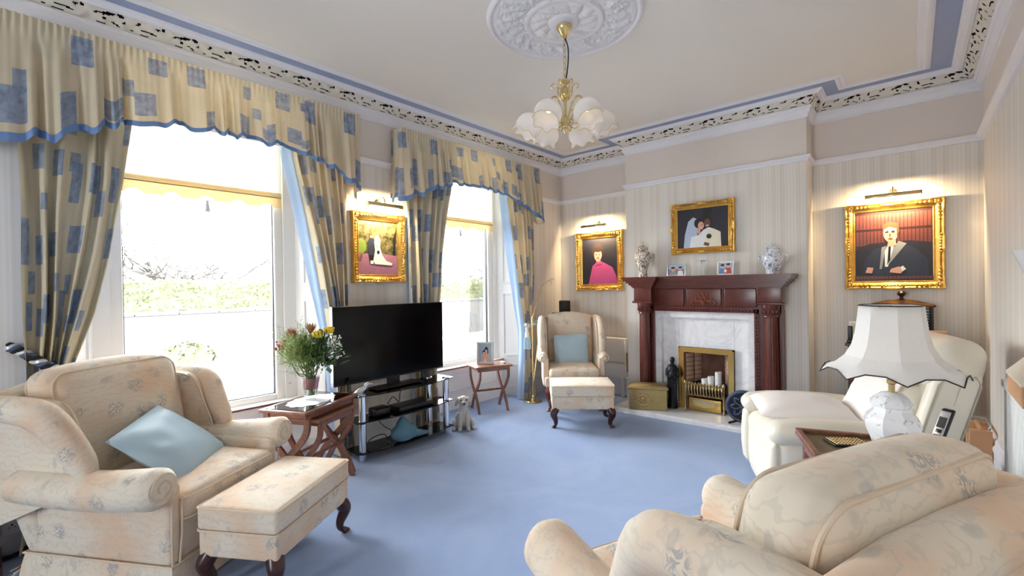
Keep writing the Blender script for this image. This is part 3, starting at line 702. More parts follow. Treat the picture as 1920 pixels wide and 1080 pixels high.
def ottoman(label, loc, rz, w=.65, d=.42, h=.425, leg='dark_leg'):
    t = thing('footstool', label, 'footstool', loc, rz, 'floral footstools'); lh = .185; ms = h-.115
    MB().rbox(-d/2+.006, d/2-.006, -w/2+.006, w/2-.006, lh, ms, .014, 2).obj('base_box', MT['floral'], t)
    MB().rbox(-d/2, d/2, -w/2, w/2, ms, h, .022, 3, 5, (.004, .004, .02)).obj('top_cushion', MT['floral'], t)
    p = MB()
    for z in (h-.008, ms+.002): piping(p, [(x, y, z) for x, y in rrect(d+.002, w+.002, .026)], .0055, True)
    p.obj('piping', MT['floral_piping'], t)
    for sx in (-1, 1):
        for sy in (-1, 1): cabriole(MB(), sx*(d/2-.045), sy*(w/2-.045), lh+.01, sx, sy, 1.15).obj('leg', MT[leg], t)
ottoman('floral footstool with dark cabriole legs in front of the near armchair', (-2.53, 1.005, 0), radians(32))
ottoman('floral footstool with dark cabriole legs in front of the wing chair', (-2.61, 4.05, 0), radians(-51.5), .63, .44, .425)
d1 = Vector((cos(radians(31)), sin(radians(31)), 0)); l1 = Vector((-d1.y, d1.x, 0)); o1 = Vector((-2.765, .85, 0))
pillow('cushion', 'pale blue satin cushion lying on the near armchair seat', 'cushion', 'blue_cushion', .50, .44, .13, pose(o1-d1*.36+l1*(-.02)+Vector((0, 0, .60)), l1*.80-d1*.35+Vector((0, 0, .10)), d1*.55+l1*.25+Vector((0, 0, .75))), 'blue cushions')

# ================================================================ wing chair
t = thing('wing_chair', 'cream wing chair with scroll arms beside the fireplace', 'armchair', (-2.875, 4.335, 0), radians(-50.5)); fb, fp = MT['floral'], MT['floral_piping']
MB().rbox(-.62, .0, -.33, .33, .27, .39, .025).obj('seat_base', fb, t)
MB().rbox(-.56, .02, -.285, .285, .375, .485, .04, 3, 5, (.01, 0, .025)).obj('seat_cushion', fb, t)
for s in (-1, 1):
    a = MB(); a.rbox(-.58, -.06, min(s*.285, s*.355), max(s*.285, s*.355), .27, .60, .03); k = 18; rings = []
    for i in range(15):
        x = -.045-.48*i/14; f = min(1, (i+.3)/1.6)**.5; rings.append([(x, s*.352+.062*f*cos(2*pi*j/k), .598+.058*f*sin(2*pi*j/k)) for j in range(k)])
    a.loft(rings); a.rbox(-.075, -.05, min(s*.29, s*.352), max(s*.29, s*.352), .385, .60, .012); ao = a.obj('arm', fb, t)
    p = MB(); piping(p, [(-.043, y, z) for y, z in scroll(s*.352, .598, .052, s)], .006); piping(p, [(-.048, s*.293, .59), (-.048, s*.293, .39)], .005); p.obj('arm_piping', fp, ao)
    w = MB(); pr = catmull([(-.62, .56, 0), (-.24, .60, 0), (-.22, .72, 0), (-.25, .86, 0), (-.31, .965, 0), (-.42, 1.015, 0), (-.66, 1.02, 0)], 5); n = len(pr)
    w.prism([(q.x, q.y) for q in pr], s*.30, s*.345, lambda u, v, q: (u, q, v)); w.tube([(q.x, s*(.335+.022*sin(pi*i/n)), q.y) for i, q in enumerate(pr)][2:], [.034+.014*sin(pi*i/n) for i in range(n)][2:], 12); wo = w.obj('wing', fb, t)
    p = MB(); piping(p, [(q.x+.004, s*.297, q.y+.004) for q in pr[5:]], .005); p.obj('wing_piping', fp, wo)
bk = MB(); top = [(-.34+.68*i/12) for i in range(13)]
bk.prism([(-.34, .28)]+[(.34, .28)]+[(y, 1.03+.055*cos(y/.34*pi/2)) for y in reversed(top)], -.12, 0, lambda u, v, q: (q-.50-.14*(v-.3), u, v)); bk.obj('back', fb, t, True, 50)
bp = MB(); k = bp.n(); bp.rbox(-.03, .05, -.285, .285, .48, 1.05, .04, 3, 5, (.03, 0, .02)); bp.xf(k, lambda x, y, z: (x-.50-.14*(z-.3), y, z+(.03*cos(y/.29*pi/2) if z > .8 else 0))); bp.obj('back_pad', fb, t)
for sy in (-1, 1):
    cabriole(MB(), -.05, sy*.275, .28, 1, sy, 1.1).obj('leg', MT['red_leg'], t)
    MB().tube([(-.57, sy*.27, .28), (-.60, sy*.27, .14), (-.66, sy*.27, 0)], [.026, .022, .017], 8).obj('leg', MT['red_leg'], t)
dB = Vector((cos(radians(-50.5)), sin(radians(-50.5)), 0)); lB = Vector((-dB.y, dB.x, 0)); oB = Vector((-2.875, 4.335, 0))
pillow('cushion', 'pale blue satin cushion propped upright in the wing chair', 'cushion', 'blue_cushion', .40, .36, .13, pose(oB-dB*.36+lB*.0+Vector((0, 0, .655)), lB+Vector((0, 0, .03)), dB+Vector((0, 0, .22))), 'blue cushions')

# ================================================================ leather recliner
RZ = radians(-155); t = thing('recliner', 'cream leather recliner armchair beside the fireplace', 'armchair', (-.78, 3.45, 0), RZ); lm = MT['leather']
MB().rbox(-.88, -.08, -.33, .33, .06, .36, .04, 2).obj('base', lm, t)
MB().rbox(-.10, .02, -.285, .285, .07, .43, .05, 3, 4, (.04, 0, .0)).obj('footrest', lm, t)
MB().rbox(-.66, .03, -.29, .29, .33, .50, .07, 4, 6, (.01, 0, .035)).obj('seat_cushion', lm, t)
for s in (-1, 1):
    a = MB(); y0, y1 = min(s*.285, s*.455), max(s*.285, s*.455)
    a.rbox(-.80, .0, y0+.01, y1-.01, .04, .50, .05, 3, 4, (.02, .015, 0)); ao = a.obj('arm', lm, t)
    pd = MB(); k = pd.n(); pd.rbox(-.78, .04, y0-.012, y1+.012, .475, .60, .06, 4, 6, (.01, .01, .022)); pd.xf(k, lambda x, y, z: (x, y, z-.10*max(0, x+.10)**1.0-.03*max(0, -x-.4)))
    pd.obj('arm_pad', lm, ao); fp_ = MB(); fp_.rbox(-.01, .035, y0+.02, y1-.02, .10, .47, .022, 3, 3, (.02, 0, 0)); fp_.obj('arm_front', lm, ao)
tilt = lambda x, y, z: (x-.62-.30*(z-.42), y, z)
b = MB(); k = b.n(); b.rbox(-.26, -.04, -.40, .40, .34, 1.03, .09, 4, 6, (.02, .02, .03)); b.xf(k, tilt); bo = b.obj('back', lm, t)
b = MB(); k = b.n(); b.rbox(-.25, .03, -.415, .415, .83, 1.085, .11, 5, 6, (.02, .015, .025)); b.xf(k, tilt); b.obj('head_pad', lm, bo)
b = MB(); k = b.n(); b.rbox(-.12, .07, -.31, .31, .46, .83, .08, 4, 6, (.04, .01, .0)); b.xf(k, tilt); b.obj('lumbar_pad', lm, bo)
for s in (-1, 1):
    b = MB(); k = b.n(); y0, y1 = min(s*.31, s*.415), max(s*.31, s*.415); b.rbox(-.24, -.02, y0, y1, .40, .92, .045, 3, 5, (.0, .012, .02)); b.xf(k, tilt); wo = b.obj('wing', lm, bo)
    p = MB(); piping(p, [tilt(x, s*.413, z) for x, z in ((-.225, .44), (-.225, .86), (-.19, .905), (-.07, .905), (-.035, .86), (-.035, .44))], .005); piping(p, [tilt(x, s*.422, z) for x, z in ((-.13, .44), (-.13, .86), (-.10, .90))], .004); p.obj('piping', MT['leather_piping'], wo)
dR = Vector((cos(RZ), sin(RZ), 0)); lR = Vector((-dR.y, dR.x, 0)); oR = Vector((-.78, 3.45, 0))
pillow('pillow', 'white pillow lying flat on the recliner seat', 'pillow', 'pillow_white', .56, .40, .16, pose(oR-dR*.24+lR*.02+Vector((0, 0, .60)), dR+Vector((0, 0, .02)), Vector((0, 0, 1))+lR*.12), 'white pillows')
pillow('pillow', 'cream pillow leaning against the recliner back', 'pillow', 'pillow_white', .50, .38, .13, pose(oR-dR*.62+lR*.03+Vector((0, 0, .70)), lR+Vector((0, 0, .05)), dR+Vector((0, 0, .55))), 'white pillows', 'floral_piping')
# ================================================================ fireplace
wd, ws_ = MT['mahogany'], MT['mahogany_shelf']
t = thing('fireplace_mantel', 'dark mahogany fireplace surround with fluted columns and carved basket', 'mantelpiece', (0, 0, 0))
HZ = .055
cxl, cxr = -2.29, -1.015
sh = MB()
def plan(o):   # shelf outline with breakfront ends
    a = cxl-.115-o; c = cxr+.115+o; f = 4.93-o; g = 4.84-o
    return [(a, YC), (a, g), (cxl+.115+o, g), (cxl+.115+o, f), (cxr-.115-o, f), (cxr-.115-o, g), (c, g), (c, YC)]
for o, z0, z1 in ((.0, 1.385, 1.40), (.012, 1.40, 1.418), (.032, 1.418, 1.44), (.055, 1.44, 1.463), (.078, 1.463, 1.487), (.088, 1.487, 1.51)):
    sh.prism(plan(o), z0, z1)
sh.obj('shelf', ws_, t, False)
MB().box(cxl-.08, cxr+.08, 4.97, YC, 1.165, 1.39).obj('frieze_board', ws_, t, False)
for x0, x1 in ((cxl+.13, -1.86), (-1.83, -1.475), (-1.445, cxr-.13)):
    MB().rbox(x0, x1, 4.952, 4.975, 1.185, 1.375, .008).obj('panel', ws_, t)
for cx in (cxl, cxr):
    MB().rbox(cx-.105, cx+.105, 4.85, 4.99, 1.235, 1.39, .006).obj('block', wd, t)
    MB().rbox(cx-.12, cx+.12, 4.835, 4.99, 1.215, 1.24, .008).obj('block_cap', wd, t)
    n = 48; prof = [(.062, .16), (.064, .4), (.062, .8), (.058, 1.10)]
    c = MB(); rings = []
    for r_, z in prof: rings.append([(cx+(r_*(1-.07*abs(sin(8*pi*j/n*1.0*1)) if 1 else 1))*cos(2*pi*j/n), 4.905+(r_*(1-.09*abs(sin(9*2*pi*j/n))))*sin(2*pi*j/n), z) for j in range(n)])
    c.loft(rings); col = c.obj('column', wd, t)
    MB().lathe([(.060, 1.095), (.068, 1.10), (.068, 1.112), (.062, 1.12), (.066, 1.15), (.074, 1.175), (.078, 1.19), (.078, 1.216)], 24, (cx, 4.905, 0)).obj('capital', wd, col)
    lf = MB()
    for j in range(12):
        a = 2*pi*j/12; lf.ball((cx+.068*cos(a), 4.905+.068*sin(a), 1.15), (.012, .012, .026), 6, k=5)
    lf.obj('carved_leaves', wd, col)
    MB().lathe([(.082, HZ), (.082, .09), (.074, .10), (.078, .118), (.07, .13), (.072, .148), (.063, .165)], 24, (cx, 4.905, 0)).obj('column_base', wd, col)
    s = -1 if cx == cxl else 1
    MB().box(*((cxl-.085, -2.246) if s < 0 else (-1.129, cxr+.085)), 4.965, YC, HZ, 1.165).obj('jamb', wd, t, False)
bx0, bx1, bz1 = -2.245, -1.13, 1.165
fr = MB()
for a in ((bx0, bx0+.04, HZ, bz1), (bx1-.04, bx1, HZ, bz1), (bx0, bx1, bz1-.038, bz1)): fr.box(a[0], a[1], 4.955, 5.05, a[2], a[3])
fo = fr.obj('inner_moulding', wd, t, False)
bd = MB(); n = 34
for i in range(n+1): bd.ball((bx0+.02+(bx1-bx0-.04)*i/n, 4.952, bz1-.019), (.011, .009, .013), 6, k=5)
for x in (bx0+.02, bx1-.02):
    for i in range(32): bd.ball((x, 4.952, bz1-.05-i*.0335), (.012, .009, .011), 6, k=5)
bd.obj('carved_beading', wd, fo)['kind'] = 'stuff'
cv = MB(); r = random.Random(2); cxo = -1.652
cv.lathe([(.0, 0), (.014, .002), (.02, .012), (.034, .04), (.036, .05), (.0, .052)], 12, (cxo, 4.95, 1.20))
for i in range(46):
    a = pi*r.random(); q = r.uniform(.25, 1); x = cxo+.115*q*cos(a); z = 1.25+.075*q*sin(a)-.03*abs(cos(a))*q
    cv.ball((x, 4.949, z), (r.uniform(.008, .015), .010, r.uniform(.007, .013)), 6, k=5)
for s in (-1, 1): cv.tube(catmull([(cxo+s*.03, 4.947, 1.235), (cxo+s*.09, 4.945, 1.25), (cxo+s*.125, 4.947, 1.225), (cxo+s*.10, 4.947, 1.205)], 5), .007, 6)
cv.obj('carved_basket', plain('carved_wood', srgb(138, 74, 48), .3, sc=40, var=.3), t)

t = thing('marble_surround', 'white marble fireplace surround inside the mahogany mantel', 'fireplace')
mm = MT['marble']; ox0, ox1, oz = bx0+.04, bx1-.04, bz1-.038
for nm, a in (('border', (ox0, ox0+.07, HZ, oz)), ('border', (ox1-.07, ox1, HZ, oz)), ('border', (ox0+.07, ox1-.07, oz-.07, oz))): MB().box(a[0], a[1], 5.0, 5.09, a[2], a[3]).obj(nm, mm, t, False)
for a in ((ox0+.071, -1.955, HZ, oz-.071), (-1.378, ox1-.071, HZ, oz-.071), (-1.953, -1.38, .735, oz-.071)): MB().box(a[0], a[1], 5.055, 5.092, a[2], a[3]).obj('slab', mm, t, False)
b = MB(); b.prism([(-2.56, YC), (-2.56, 4.62), (-.76, 4.70), (-.76, YC)], 0, .032); b.prism([(-2.55, YC), (-2.55, 4.63), (-.77, 4.71), (-.77, YC)], .032, HZ)
tag(b.obj('hearth', mm, None, False), 'white marble hearth slab in front of the fire', 'hearth')

t = thing('gas_fire', 'brass framed coal-effect fire with an ornate grate', 'fire'); br = MT['brass']
X0, X1, Z0, Z1 = -1.953, -1.38, HZ, .733
f = MB()
f.prism([(X0, Z0), (X0, Z1), (X1, Z1), (X1, Z0), (X1-.055, Z0), (X1-.055, Z1-.055), (X0+.055, Z1-.055), (X0+.055, Z0)], 5.03, 5.055, lambda u, v, q: (u, q, v))
for a in ((X0, X0+.012, Z0, Z1), (X1-.012, X1, Z0, Z1), (X0, X1, Z1-.012, Z1)): f.box(a[0], a[1], 5.02, 5.05, a[2], a[3])
f.obj('frame', br, t, False)
b = MB(); bx = [(-1.888, -1.442)]
b.prism([(-1.895, 5.06), (-1.79, 5.30), (-1.54, 5.30), (-1.435, 5.06), (-1.425, 5.06), (-1.425, 5.33), (-1.905, 5.33), (-1.905, 5.06)], HZ, .675); b.obj('firebox', MT['brick'], t, False)
bk = MB(); r = random.Random(8); bm_ = bk.rbox(-.045, .045, -.008, .008, -.02, .02, .004, 1).obj('fire_bricks', MT['fire_tan'], t); bpy.data.objects.remove(bm_)
me = MB().rbox(-.05, .05, -.008, .008, -.022, .022, .004, 1); first = None
for row in range(12):
    for side in (-1, 1):
        for k_ in range(2):
            f_ = (k_+.5)/2; x = (-1.895 if side < 0 else -1.435)+(.105*f_)*(-side); y = 5.06+.24*f_; z = HZ+.03+row*.05
            if z > .65: continue
            if first is None: first = me.obj('brick', MT['fire_tan'], t); o = first
            else: o = first.copy(); COL.objects.link(o)
            o.location = (x+side*-.004, y, z); o.rotation_euler = (0, 0, atan2(.24, -side*.105))
b = MB(); r = random.Random(6)
for i in range(46):
    b.ball((r.uniform(-1.83, -1.50), r.uniform(5.03, 5.18), .27+r.uniform(0, .07)), (r.uniform(.022, .04), r.uniform(.022, .04), r.uniform(.02, .034)), 6, k=4)
b.obj('coals', MT['coal'], t, False)['kind'] = 'stuff'
g = MT['old_brass']
MB().box(-1.84, -1.49, 4.99, 5.15, .215, .245).obj('coal_tray', MT['black_iron'], t, False)
for i in range(13):
    x = -1.85+.37*i/12
    P = catmull([(x, 4.995, .345), (x, 4.965, .33), (x, 4.955, .29), (x, 4.965, .245), (x, 4.99, .225)], 4); q = MB().tube(P, .0085, 6); q.ball((x, 4.985, .353), .011, 8, k=6); q.obj('grate_bar', g, t)
for z in (.338, .228): MB().tube([(-1.87, 4.985, z), (-1.47, 4.985, z)], .008, 8).obj('grate_rail', g, t)
for x in (-1.87, -1.47): MB().lathe([(.016, HZ), (.016, .07), (.009, .09), (.014, .15), (.010, .2), (.010, .33), (.017, .35), (.012, .37), (0, .385)], 12, (x, 4.985, 0)).obj('grate_post', g, t)
ap = MB(); ap.rbox(-1.84, -1.50, 5.0, 5.03, HZ+.005, .195, .008); ao = ap.obj('ash_pan', br, t); sh_ = MB()
sh_.prism([(-1.80, .17), (-1.67, .185), (-1.54, .17), (-1.57, .12), (-1.67, .10), (-1.77, .12)], 4.99, 5.0, lambda u, v, q: (u, q, v)); sh_.obj('embossed_plate', MT['brass_pale'], ao, False)
for px, h, lab in ((-1.675, .10, 'short white candle standing in the fire grate, left of the taller two'), (-1.61, .13, 'white candle standing in the middle of the fire grate'), (-1.535, .185, 'tallest white candle standing in the fire grate')):
    c = thing('candle', lab, 'candle', (px, 5.0+.03, .305), 0, 'candles in the grate'); b = MB(); b.lathe([(.033, 0), (.033, h), (.030, h+.004), (.012, h-.006), (0, h-.006)], 16); b.obj('wax', MT['candle'], c); MB().tube([(0, 0, h-.01), (.002, 0, h+.012)], .0018, 5).obj('wick', MT['black_plastic'], c)

# brass coal box, standing statue, round iron ornament
t = thing('brass_coal_box', 'embossed brass coal box on the hearth', 'box', (-2.20, 4.763, HZ), radians(26)); g = MT['old_brass']
pl = NT('embossed_brass'); nz = pl.noise(pl.coord(), 60, 4, .6, 1.5); pl.base(pl.mix(nz, (.30, .23, .10, 1), (.62, .48, .22, 1)), .36, 1); pl.bump(nz, .8, .008); EB = pl.mat
MB().rbox(-.20, .20, -.065, .07, .0, .235, .008).obj('body', EB, t)
MB().rbox(-.215, .215, -.078, .08, .225, .25, .008).obj('lid_rim', g, t)
b = MB(); b.loft([[(sx*a, sy*c*.72+.002, z) for sx, sy in ((-1, -1), (1, -1), (1, 1), (-1, 1))] for a, c, z in ((.205, .10, .25), (.19, .085, .268), (.12, .045, .285), (.11, .035, .287))]); b.obj('lid', EB, t)
e = MB(); r = random.Random(4)
for i in range(16): a = 2*pi*i/16; e.ball((-.05+.085*cos(a), -.065, .12+.07*sin(a)), (.016, .006, .013), 6, k=5)
for i in range(9): a = 2*pi*i/9; e.ball((-.05+.042*cos(a), -.066, .12+.036*sin(a)), (.016, .008, .014), 6, k=5)
e.ball((-.05, -.066, .12), (.02, .01, .018), 8, k=6); e.obj('embossed_flower', g, t)

def remesh_body(name, parts, mat, parent, vox=.006, smooth=6):
    b = MB()
    for p in parts:
        if p[0] == 'b':
            k = b.n(); b.ball((0, 0, 0), p[2], 14, k=10); 
            if len(p) > 3: Rm = Matrix.Rotation(p[3][0], 3, p[3][1]); b.xf(k, lambda x, y, z: tuple(Rm @ Vector((x, y, z))))
            c = p[1]; b.xf(k, lambda x, y, z: (x+c[0], y+c[1], z+c[2]))
        elif p[0] == 't': b.tube(catmull(p[1], 4), [interp(p[2], i/(len(p[1])*4-4)) for i in range(len(p[1])*4-3)], 10)
        elif p[0] == 'l': b.lathe(p[1], 20, p[2])
    o = b.obj(name, MT[mat], parent); m = o.modifiers.new('blend', 'REMESH'); m.mode = 'VOXEL'; m.voxel_size = vox; m.use_smooth_shade = True
    m2 = o.modifiers.new('soften', 'SMOOTH'); m2.iterations = smooth; m2.factor = .5
    return o
t = thing('iron_figurine', 'tall black iron figurine of a robed saint beside the fire', 'figurine', (-2.005, 4.975, HZ), radians(25))
MB().lathe([(.055, 0), (.055, .02), (.05, .03)], 16).obj('plinth', MT['black_iron'], t)
remesh_body('robed_body', [('l', [(.0, .025), (.052, .03), (.046, .15), (.05, .28), (.058, .36), (.06, .42), (.05, .465), (.022, .485), (0, .49)], (0, 0, 0)), ('b', (0, 0, .53), (.027, .03, .036)), ('b', (0, .0, .49), (.018, .018, .03)),
    ('t', [(-.05, -.01, .44), (-.06, -.035, .37), (-.02, -.06, .345)], [(0, .022), (1, .014)]), ('t', [(.05, -.01, .44), (.06, -.035, .36), (.015, -.062, .33)], [(0, .022), (1, .014)]), ('b', (-.0, -.05, .375), (.035, .022, .04)), ('b', (-.045, -.03, .30), (.014, .02, .10)), ('b', (.03, -.04, .20), (.012, .012, .14)), ('b', (-.01, -.045, .17), (.010, .010, .14))], 'black_iron', t, .005, 3)
t = thing('iron_plaque', 'round dark iron ornament on a stand between fire and recliner', 'ornament', (-1.235, 4.80, HZ), radians(12))
b = MB(); b.tube([(.145*cos(2*pi*i/40), 0, .17+.145*sin(2*pi*i/40)) for i in range(40)], .018, 8, closed=True); b.obj('ring', MT['navy_iron'], t)
b = MB().lathe([(.0, -.006), (.135, -.006), (.135, .006), (0, .006)], 32); b.xf(0, lambda x, y, z: (x, z, y+.17)); b.obj('disc', MT['black_iron'], t)
b = MB()
for k in range(8):
    a = 2*pi*k/8; b.tube(catmull([(.02*cos(a), -.012, .17+.02*sin(a)), (.07*cos(a+.3), -.016, .17+.07*sin(a+.3)), (.11*cos(a), -.012, .17+.11*sin(a)), (.08*cos(a-.3), -.014, .17+.08*sin(a-.3))], 4), .010, 6)
b.ball((0, -.01, .17), (.025, .015, .025), 8, k=6); b.obj('scrollwork', MT['navy_iron'], t)
MB().tube([(-.13, -.05, .012), (-.05, 0, .03), (.05, 0, .03), (.13, -.05, .012)], .012, 8).obj('foot', MT['black_iron'], t)

# ================================================================ things on the mantel shelf
SZ = 1.512
t = thing('ginger_jar', 'tall brown patterned lidded porcelain jar on the left of the mantel', 'jar', (-2.33, 4.96, SZ), 0, 'lidded jars on the mantel')
MB().lathe([(.0, 0), (.052, 0), (.05, .02), (.045, .05), (.062, .12), (.088, .19), (.098, .235), (.09, .27), (.06, .30), (.052, .315), (.0, .315)], 24).obj('body', MT['porcelain_brown'], t)
MB().lathe([(.058, .312), (.062, .32), (.058, .335), (.045, .352), (.02, .365), (.012, .37), (.018, .385), (.016, .40), (.0, .41)], 24).obj('lid', MT['porcelain_brown'], t)
t = thing('ginger_jar', 'squat blue and white lidded porcelain jar on the right of the mantel', 'jar', (-1.0, 4.96, SZ), 0, 'lidded jars on the mantel')
MB().lathe([(.0, 0), (.06, 0), (.058, .015), (.064, .05), (.088, .10), (.098, .145), (.092, .18), (.06, .205), (.058, .215), (0, .215)], 24).obj('body', MT['porcelain_blue'], t)
MB().lathe([(.062, .213), (.066, .222), (.055, .25), (.028, .272), (.01, .28), (.014, .295), (0, .31)], 24).obj('lid', MT['porcelain_blue'], t)
for s in (-1, 1): MB().tube(catmull([(s*.09, 0, .18), (s*.118, 0, .17), (s*.118, 0, .13), (s*.095, 0, .12)], 4), .007, 6).obj('handle', MT['porcelain_blue'], t)

def E_(cx, cy, rx, ry, n=18): return [(cx+rx*cos(2*pi*i/n), cy+ry*sin(2*pi*i/n)) for i in range(n)]
def flat_print(parent, w, h, shapes, y=0.0, name='print'):
    """layers of flat colour, picture plane x-z facing -y, origin at the centre"""
    b = MB(); mats = []
    for i, (mk, poly) in enumerate(shapes):
        if mk not in mats: mats.append(mk)
        k = b.n(); pts = [(max(0, min(1, u)), max(0, min(1, v))) for u, v in poly]
        b.v += [((u-.5)*w, y-.0005*i, (v-.5)*h) for u, v in pts]; b.face([k+j for j in range(len(pts))], mats.index(mk))
    me = bpy.data.meshes.new(name); me.from_pydata(b.v, [], b.f)
    for m in mats: me.materials.append(MT[m])
    me.polygons.foreach_set('material_index', b.m); me.update(); o = bpy.data.objects.new(name, me); COL.objects.link(o); o.parent = parent; return o
FULL = [(0, 0), (1, 0), (1, 1), (0, 1)]
def small_frame(label, loc, rz, w, h, mat, bw, shapes, lean=.2, strut='black_plastic', group=None):
    t = thing('photo_frame', label, 'photo frame', loc, rz, group); f = MB(); k = f.n()
    W, Hh = w/2, h/2
    for a in ((-W, -W+bw, -Hh, Hh), (W-bw, W, -Hh, Hh), (-W+bw, W-bw, -Hh, -Hh+bw), (-W+bw, W-bw, Hh-bw, Hh)): f.rbox(a[0], a[1], -.008, .008, a[2], a[3], .004)
    f.box(-W+.004, W-.004, .0, .006, -Hh+.004, Hh-.004)
    o = f.obj('frame', MT[mat], t); o.location = (0, 0, Hh*cos(lean)); o.rotation_euler = (-lean, 0, 0)
    p = flat_print(t, w-2*bw, h-2*bw, shapes, -.001, 'photo'); p.location = o.location; p.rotation_euler = o.rotation_euler
    s = MB().prism([(-.02, 0), (.02, 0), (.012, h*.6), (-.012, h*.6)], 0, .004, lambda u, v, q: (u, q, v)).obj('strut', MT[strut], t, False)
    s.location = (0, h*.5, 0); s.rotation_euler = (.35, 0, 0)
    return t
small_frame('small silver photo frame of a mauve scene on the left of the mantel', (-1.925, 4.93, SZ), radians(6), .20, .135, 'silver', .012, [('print_mauve', FULL), ('print_sky', [(0, .6), (1, .6), (1, 1), (0, 1)]), ('skin', E_(.3, .55, .12, .2)), ('hair_dark', E_(.28, .72, .13, .1)), ('print_grey', [(.1, 0), (.5, 0), (.42, .35), (.2, .35)]), ('skin', E_(.72, .6, .1, .18)), ('hair_dark', E_(.72, .75, .11, .09)), ('print_white', [(.55, 0), (.92, 0), (.85, .4), (.6, .4)])], .16, group='photo frames on the mantel')
small_frame('white photo frame of a couple in red and blue on the mantel', (-1.42, 4.93, SZ), radians(-8), .165, .14, 'white_paint', .012, [('print_sky', FULL), ('print_blue', [(.05, 0), (.45, 0), (.4, .5), (.1, .5)]), ('print_red', [(.4, 0), (.95, 0), (.85, .55), (.5, .55)]), ('skin', E_(.28, .62, .13, .17)), ('hair_dark', E_(.26, .78, .14, .1)), ('skin', E_(.68, .68, .13, .17)), ('hair_dark', E_(.68, .84, .14, .09)), ('print_white', E_(.5, .25, .1, .15))], .16, group='photo frames on the mantel')
t = thing('glass_flower', 'clear glass flower ornament in the middle of the mantel', 'ornament', (-1.655, 4.96, SZ))
MB().lathe([(.035, 0), (.036, .006), (.008, .012), (.006, .05), (.008, .10), (.012, .14), (.022, .155)], 14).obj('stem', MT['vase_glass'], t)
for k in range(6):
    a = 2*pi*k/6; ca, sa = cos(a), sin(a)
    MB().sheet(5, 4, lambda u, v: ((.012+.075*u)*ca-(v-.5)*.05*sin(pi*min(.95, u+.1))*sa, (.012+.075*u)*sa+(v-.5)*.05*sin(pi*min(.95, u+.1))*ca, .15+.06*u-.075*u*u)).obj('petal', MT['vase_glass'], t)

# ================================================================ gilt pictures and picture lights
def gilt_picture(label, loc, rz, w, h, fw, shapes, seed):
    """face towards local -y, origin at the centre of the back"""
    t = thing('framed_picture', label, 'picture', loc, rz, 'gilt framed photographs on the walls'); W, Hh = w/2, h/2; r = random.Random(seed)
    prof = [(0, .004), (0, .012), (.10, .016), (.16, .010), (.24, .013), (.45, .030), (.60, .034), (.66, .026), (.78, .040), (.92, .044), (1, .034), (1, .0)]
    b = MB(); rings = []
    cs = [(-1, -1), (1, -1), (1, 1), (-1, 1)]; N = 30
    for s in range(4):
        p, q = cs[s], cs[(s+1) % 4]
        for i in range(N):
            u = i/N; edge = abs(u-.5)*2; lobed = (.5+.5*cos(2*pi*u*9))*(.5 if .25 < edge < .8 else 1.0)*(0 if i == 0 else 1); orn = max(0, 1-edge/.22)+max(0, (edge-.78)/.22)
            ring = []
            for o, d in prof:
                dd = d*(1+.22*lobed*(o > .7)+.25*orn*(o > .4)) if 0 < o < 1 else d; ex = (.10*orn+.03*lobed)*fw*(o > .85)
                x = p[0]*(W-fw+o*fw)*(1-u)+q[0]*(W-fw+o*fw)*u; z = p[1]*(Hh-fw+o*fw)*(1-u)+q[1]*(Hh-fw+o*fw)*u
                if s in (0, 2): z += p[1]*ex
                else: x += p[0]*ex
                ring.append((x, -dd, z))
            rings.append(ring)
    rings.append(rings[0]); b.loft(rings, closed=False, cap=False); b.obj('frame', MT['gilt'], t, True, 50)
    for cx, cz in cs:
        e = MB(); px, pz = cx*(W-fw*.42), cz*(Hh-fw*.42)
        for k in range(7):
            a = 2*pi*k/7; e.ball((px+fw*.30*cos(a), -.040, pz+fw*.30*sin(a)), (fw*.17, .011, fw*.17), 7, k=5)
        e.ball((px, -.045, pz), (fw*.2, .013, fw*.2), 8, k=6)
        for s in (0, 1):
            for k in range(4):
                d = fw*(.75+.42*k); e.ball((px-(cx*d if s == 0 else 0), -.040, pz-(cz*d if s else 0)), (fw*(.24-.035*k), .010, fw*(.20-.03*k)), 7, k=5)
        e.obj('corner_ornament', MT['gilt'], t)
    for cx, cz in ((0, 1), (0, -1), (1, 0), (-1, 0)):
        e = MB()
        for k in range(-3, 4):
            e.ball((cx*(W-fw*.3)+(k*fw*.33 if cz else 0), -.041, cz*(Hh-fw*.3)+(k*fw*.33 if cx else 0)), (fw*(.22-.03*abs(k)),.011, fw*(.22-.03*abs(k))), 7, k=5)
        e.obj('side_ornament', MT['gilt'], t)
    flat_print(t, w-2*fw+.004, h-2*fw+.004, shapes, -.006, 'photo_print')
    return t
